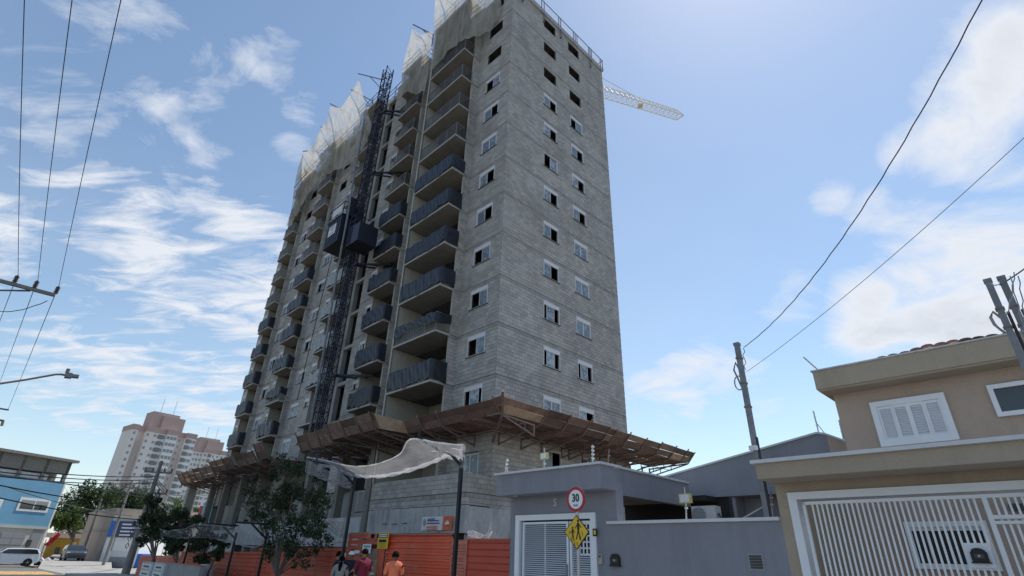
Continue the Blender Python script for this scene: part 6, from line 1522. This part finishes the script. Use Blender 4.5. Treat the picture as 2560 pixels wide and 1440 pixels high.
# ================================================================ PEOPLE
def person(P, face, label, height=1.7, shirt='cloth_dark', legs='denim', skin='skin', pose=None, hair='hair', long_hair=False, helmet=False, sleeve=.5, cap=False):
    """standing figure grown from a jointed skeleton; face = direction it looks, local +x"""
    t = thing('person', P, face, label, 'person'); s = height / 1.75
    pose = pose or {}
    la, ra = pose.get('L', ((.0, .2, 1.41), (-.02, .28, 1.13), (.14, .22, .96))), pose.get('R', ((.0, -.2, 1.41), (-.02, -.28, 1.13), (.14, -.22, .96)))
    V_ = [(0, 0, .96), (0, 0, 1.12), (0, 0, 1.3), (-.01, 0, 1.43), (0, 0, 1.51), (.02, 0, 1.6), (.03, 0, 1.68), (0, .09, .92), (.01, .11, .5), (-.02, .11, .09), (.13, .12, .04), (0, -.09, .92), (.01, -.11, .5), (-.02, -.11, .09), (.13, -.12, .04)]
    Rr = [(.17, .19), (.16, .18), (.18, .2), (.15, .19), (.055, .055), (.085, .075), (.085, .078), (.09, .09), (.06, .06), (.045, .05), (.035, .045), (.09, .09), (.06, .06), (.045, .05), (.035, .045)]
    E_ = [(0, 1), (1, 2), (2, 3), (3, 4), (4, 5), (5, 6), (0, 7), (7, 8), (8, 9), (9, 10), (0, 11), (11, 12), (12, 13), (13, 14)]
    for arm in (la, ra):
        b0 = len(V_); sh, el, wr_ = arm; V_ += [sh, el, wr_]; Rr += [(.085, .085), (.06, .06), (.034, .038)]; E_ += [(3, b0), (b0, b0 + 1), (b0 + 1, b0 + 2)]
        d = (Vector(wr_) - Vector(el)).normalized(); side_ = d.cross(Vector((0, 0, 1))).normalized() if abs(d.z) < .9 else Vector((0, 1, 0))
        pm = Vector(wr_) + d * .07; V_.append(tuple(pm)); Rr.append((.03, .036)); E_.append((b0 + 2, b0 + 3))
        for k in range(4):
            o = side_ * (k - 1.5) * .02; ln = (.06, .075, .07, .055)[k]; p1 = pm + o + d * .045; p2 = p1 + d * ln * .5; V_.append(tuple(p1)); Rr.append((.0095, .0095)); V_.append(tuple(p2 - Vector((0, 0, .012)))); Rr.append((.008, .008)); E_ += [(b0 + 3, b0 + 4 + 2 * k), (b0 + 4 + 2 * k, b0 + 5 + 2 * k)]
        th_ = Vector(wr_) + d * .04 + side_ * .045; V_.append(tuple(th_)); Rr.append((.011, .011)); E_.append((b0 + 2, b0 + 12)); V_.append(tuple(th_ + d * .035 + side_ * .008)); Rr.append((.009, .009)); E_.append((b0 + 12, b0 + 13))
    me = bpy.data.meshes.new('body'); me.from_pydata([tuple(c * s for c in v) for v in V_], E_, []); o = bpy.data.objects.new('tmpbody', me); COL.objects.link(o)
    md = o.modifiers.new('k', 'SKIN'); sk = me.skin_vertices[0].data
    for i, r in enumerate(Rr): sk[i].radius = (r[0] * s, r[1] * s)
    sk[0].use_root = True
    sb_ = o.modifiers.new('s', 'SUBSURF'); sb_.levels = 2; sb_.render_levels = 2
    dg = bpy.context.evaluated_depsgraph_get(); dg.update(); m2 = bpy.data.meshes.new_from_object(o.evaluated_get(dg)); bpy.data.objects.remove(o)
    m2.name = 'body'; m2.materials.clear()
    for x in (skin, shirt, legs, 'black'): m2.materials.append(MATS[x])
    for p in m2.polygons:
        c = p.center / s; mi = 0
        if c.z < .09: mi = 3
        elif c.z < .97 and abs(c.y) < .2: mi = 2
        elif c.z < 1.505: mi = 1
        for arm in (la, ra):
            sh, el, wr_ = (Vector(q) for q in arm); ax = wr_ - sh; tpos = (c - sh).dot(ax) / ax.dot(ax); 
            if c.y * sh.y > 0 and ((c - el).length < .6 and abs(c.y) > .17 or (c - wr_).length < .16):
                dist = (c - wr_).length
                lim = .05 if sleeve > .9 else .0
                f = (c - sh).length / ((el - sh).length + (wr_ - el).length)
                if f > (.86 if sleeve > .9 else .56) or dist < .08: mi = 0
        p.material_index = mi; p.use_smooth = True
    link('body', m2, t)
    hc = Vector((.03, 0, 1.645)) * s
    # head detail
    mb = MB(); mb.ball(hc + Vector((.005, 0, 0)) * s, .094 * s, seg=14, rings=10, sz=1.22); mb.obj('head', skin, t, smooth=True)
    mb = MB(); mb.tube([hc + Vector((.085, 0, .01)) * s, hc + Vector((.115, 0, -.03)) * s], [.01 * s, .018 * s], 6); mb.obj('nose', skin, t)
    for y in (-.033, .033): mb = MB(); mb.ball(hc + Vector((.087, y, .015)) * s, .011 * s, seg=6, rings=4); mb.obj('eye', 'black', t)
    for y in (-.094, .094): mb = MB(); mb.ball(hc + Vector((0, y, -.01)) * s, .025 * s, seg=6, rings=4, sz=1.4); mb.obj('ear', skin, t)
    mb = MB(); mb.box(hc.x + .085 * s, hc.x + .097 * s, -.025 * s, .025 * s, hc.z - .058 * s, hc.z - .05 * s); mb.obj('mouth', 'sign_red', t)
    mb = MB(); n0 = 12; rnd = random.Random(len(label))
    rings = []
    for i in range(7):
        ph = math.radians(0 + i * (17 if not long_hair else 18)); row = []
        for j in range(17):
            a = 2 * math.pi * j / 16; fr = max(0, math.cos(a)); cut = 1 - fr * .0
            pz = ph * (1 - .45 * fr); k = .116 * (1 + rnd.uniform(-.03, .05))
            row.append(hc + Vector((k * math.sin(pz) * math.cos(a) - .008, k * math.sin(pz) * math.sin(a), k * 1.22 * math.cos(pz) + .004)) * s)
        rings.append(row)
    mb.grid(rings)
    if long_hair:
        mb.tube([hc + Vector((-.07, 0, .02)) * s, hc + Vector((-.12, 0, -.12)) * s, hc + Vector((-.15, .01, -.32)) * s, hc + Vector((-.14, 0, -.46)) * s], [.07 * s, .075 * s, .06 * s, .02 * s], 8)
    mb.obj('hair', hair, t, smooth=True)
    if helmet:
        mb = MB(); rows = []
        for i in range(7):
            ph = math.radians(i * 15); rows.append([hc + Vector((.125 * math.sin(ph) * math.cos(a_ * math.pi / 8), .118 * math.sin(ph) * math.sin(a_ * math.pi / 8), .12 * math.cos(ph) + .03)) * s for a_ in range(17)])
        rows.append([hc + Vector(((.17 if math.cos(a_ * math.pi / 8) > .3 else .135) * math.cos(a_ * math.pi / 8), .13 * math.sin(a_ * math.pi / 8), .028)) * s for a_ in range(17)])
        mb.grid(rows); mb.obj('hard_hat', 'helmet_white', t, smooth=True)
    return t
def pp_(px, v, top_py=None):
    u, z = onV(px, top_py or 1385, v); P = W(v, u, 0); P.z = .12; return P, z - .12
tocam = lambda P: math.atan2(-P.y, -P.x)
P, h = pp_(847, -7.0, 1381); person(P, tocam(P) + 1.75, 'man with dark hair in a dark jacket, leftmost of the group by the fence', h, 'cloth_navy', 'denim', sleeve=1)
P, h = pp_(856, -7.9, 1391); person(P, tocam(P) + math.pi - .15, 'woman seen from behind with long dark hair and a grey top', h, 'cloth_grey', 'denim', long_hair=True, sleeve=1)
P, h = pp_(880, -6.9, 1379); person(P, tocam(P) + .15, 'site worker in black wearing a white hard hat, facing the street', h - .02, 'cloth_dark', 'cloth_dark', helmet=True, sleeve=1, pose={'R': ((.02, -.2, 1.43), (.1, -.26, 1.18), (.3, -.12, 1.12))})
P, h = pp_(915, -7.5, 1374); person(P, tocam(P) + math.pi + .7, 'man with dark hair in a maroon shirt beside the site gate', h, 'cloth_maroon', 'denim', pose={'L': ((.02, .2, 1.43), (.12, .26, 1.18), (.33, .16, 1.13))})
P, h = pp_(990, -7.3, 1381); person(P, tocam(P) + math.pi + .1, 'man seen from behind in an orange t-shirt, apart from the group', h, 'cloth_orange', 'denim', skin='skin_dark')
# papers in the worker's hand
P, h = pp_(867, -7.3, 1408)
# clipboard seen over the group
u, z = onV(861, 1390, -6.6); t = small('clipboard', -6.6, u, z, 'pale sheet on a board fixed to the dark post behind the group', 'notice'); boxes('sheet', 'banner_white', t, [(-.01, .01, -.06, .06, -.09, .09)]); boxes('print', 'grille_grey', t, [(-.014, -.01, -.035, .035, -.05, .06)])
P, h = pp_(892, -7.2, 1412)
pile = small('rubble_bag', 0, 5.9, 9.9, 'crumpled pale plastic heap behind the tarp of the lowest wide balcony', 'sack'); pile.location = W(-.6, 6.6, ZB + .1)
mb = MB(); mb.ball((0, 0, 1.0), .45, seg=10, rings=7, sz=.9); rq = random.Random(8); mb.v = [(x + rq.uniform(-.08, .08), y + rq.uniform(-.08, .08), z + rq.uniform(-.1, .1)) for x, y, z in mb.v]; mb.box(-.3, .3, -.4, .4, 0, 1.0); mb.obj('sack', 'slab_edge', pile)
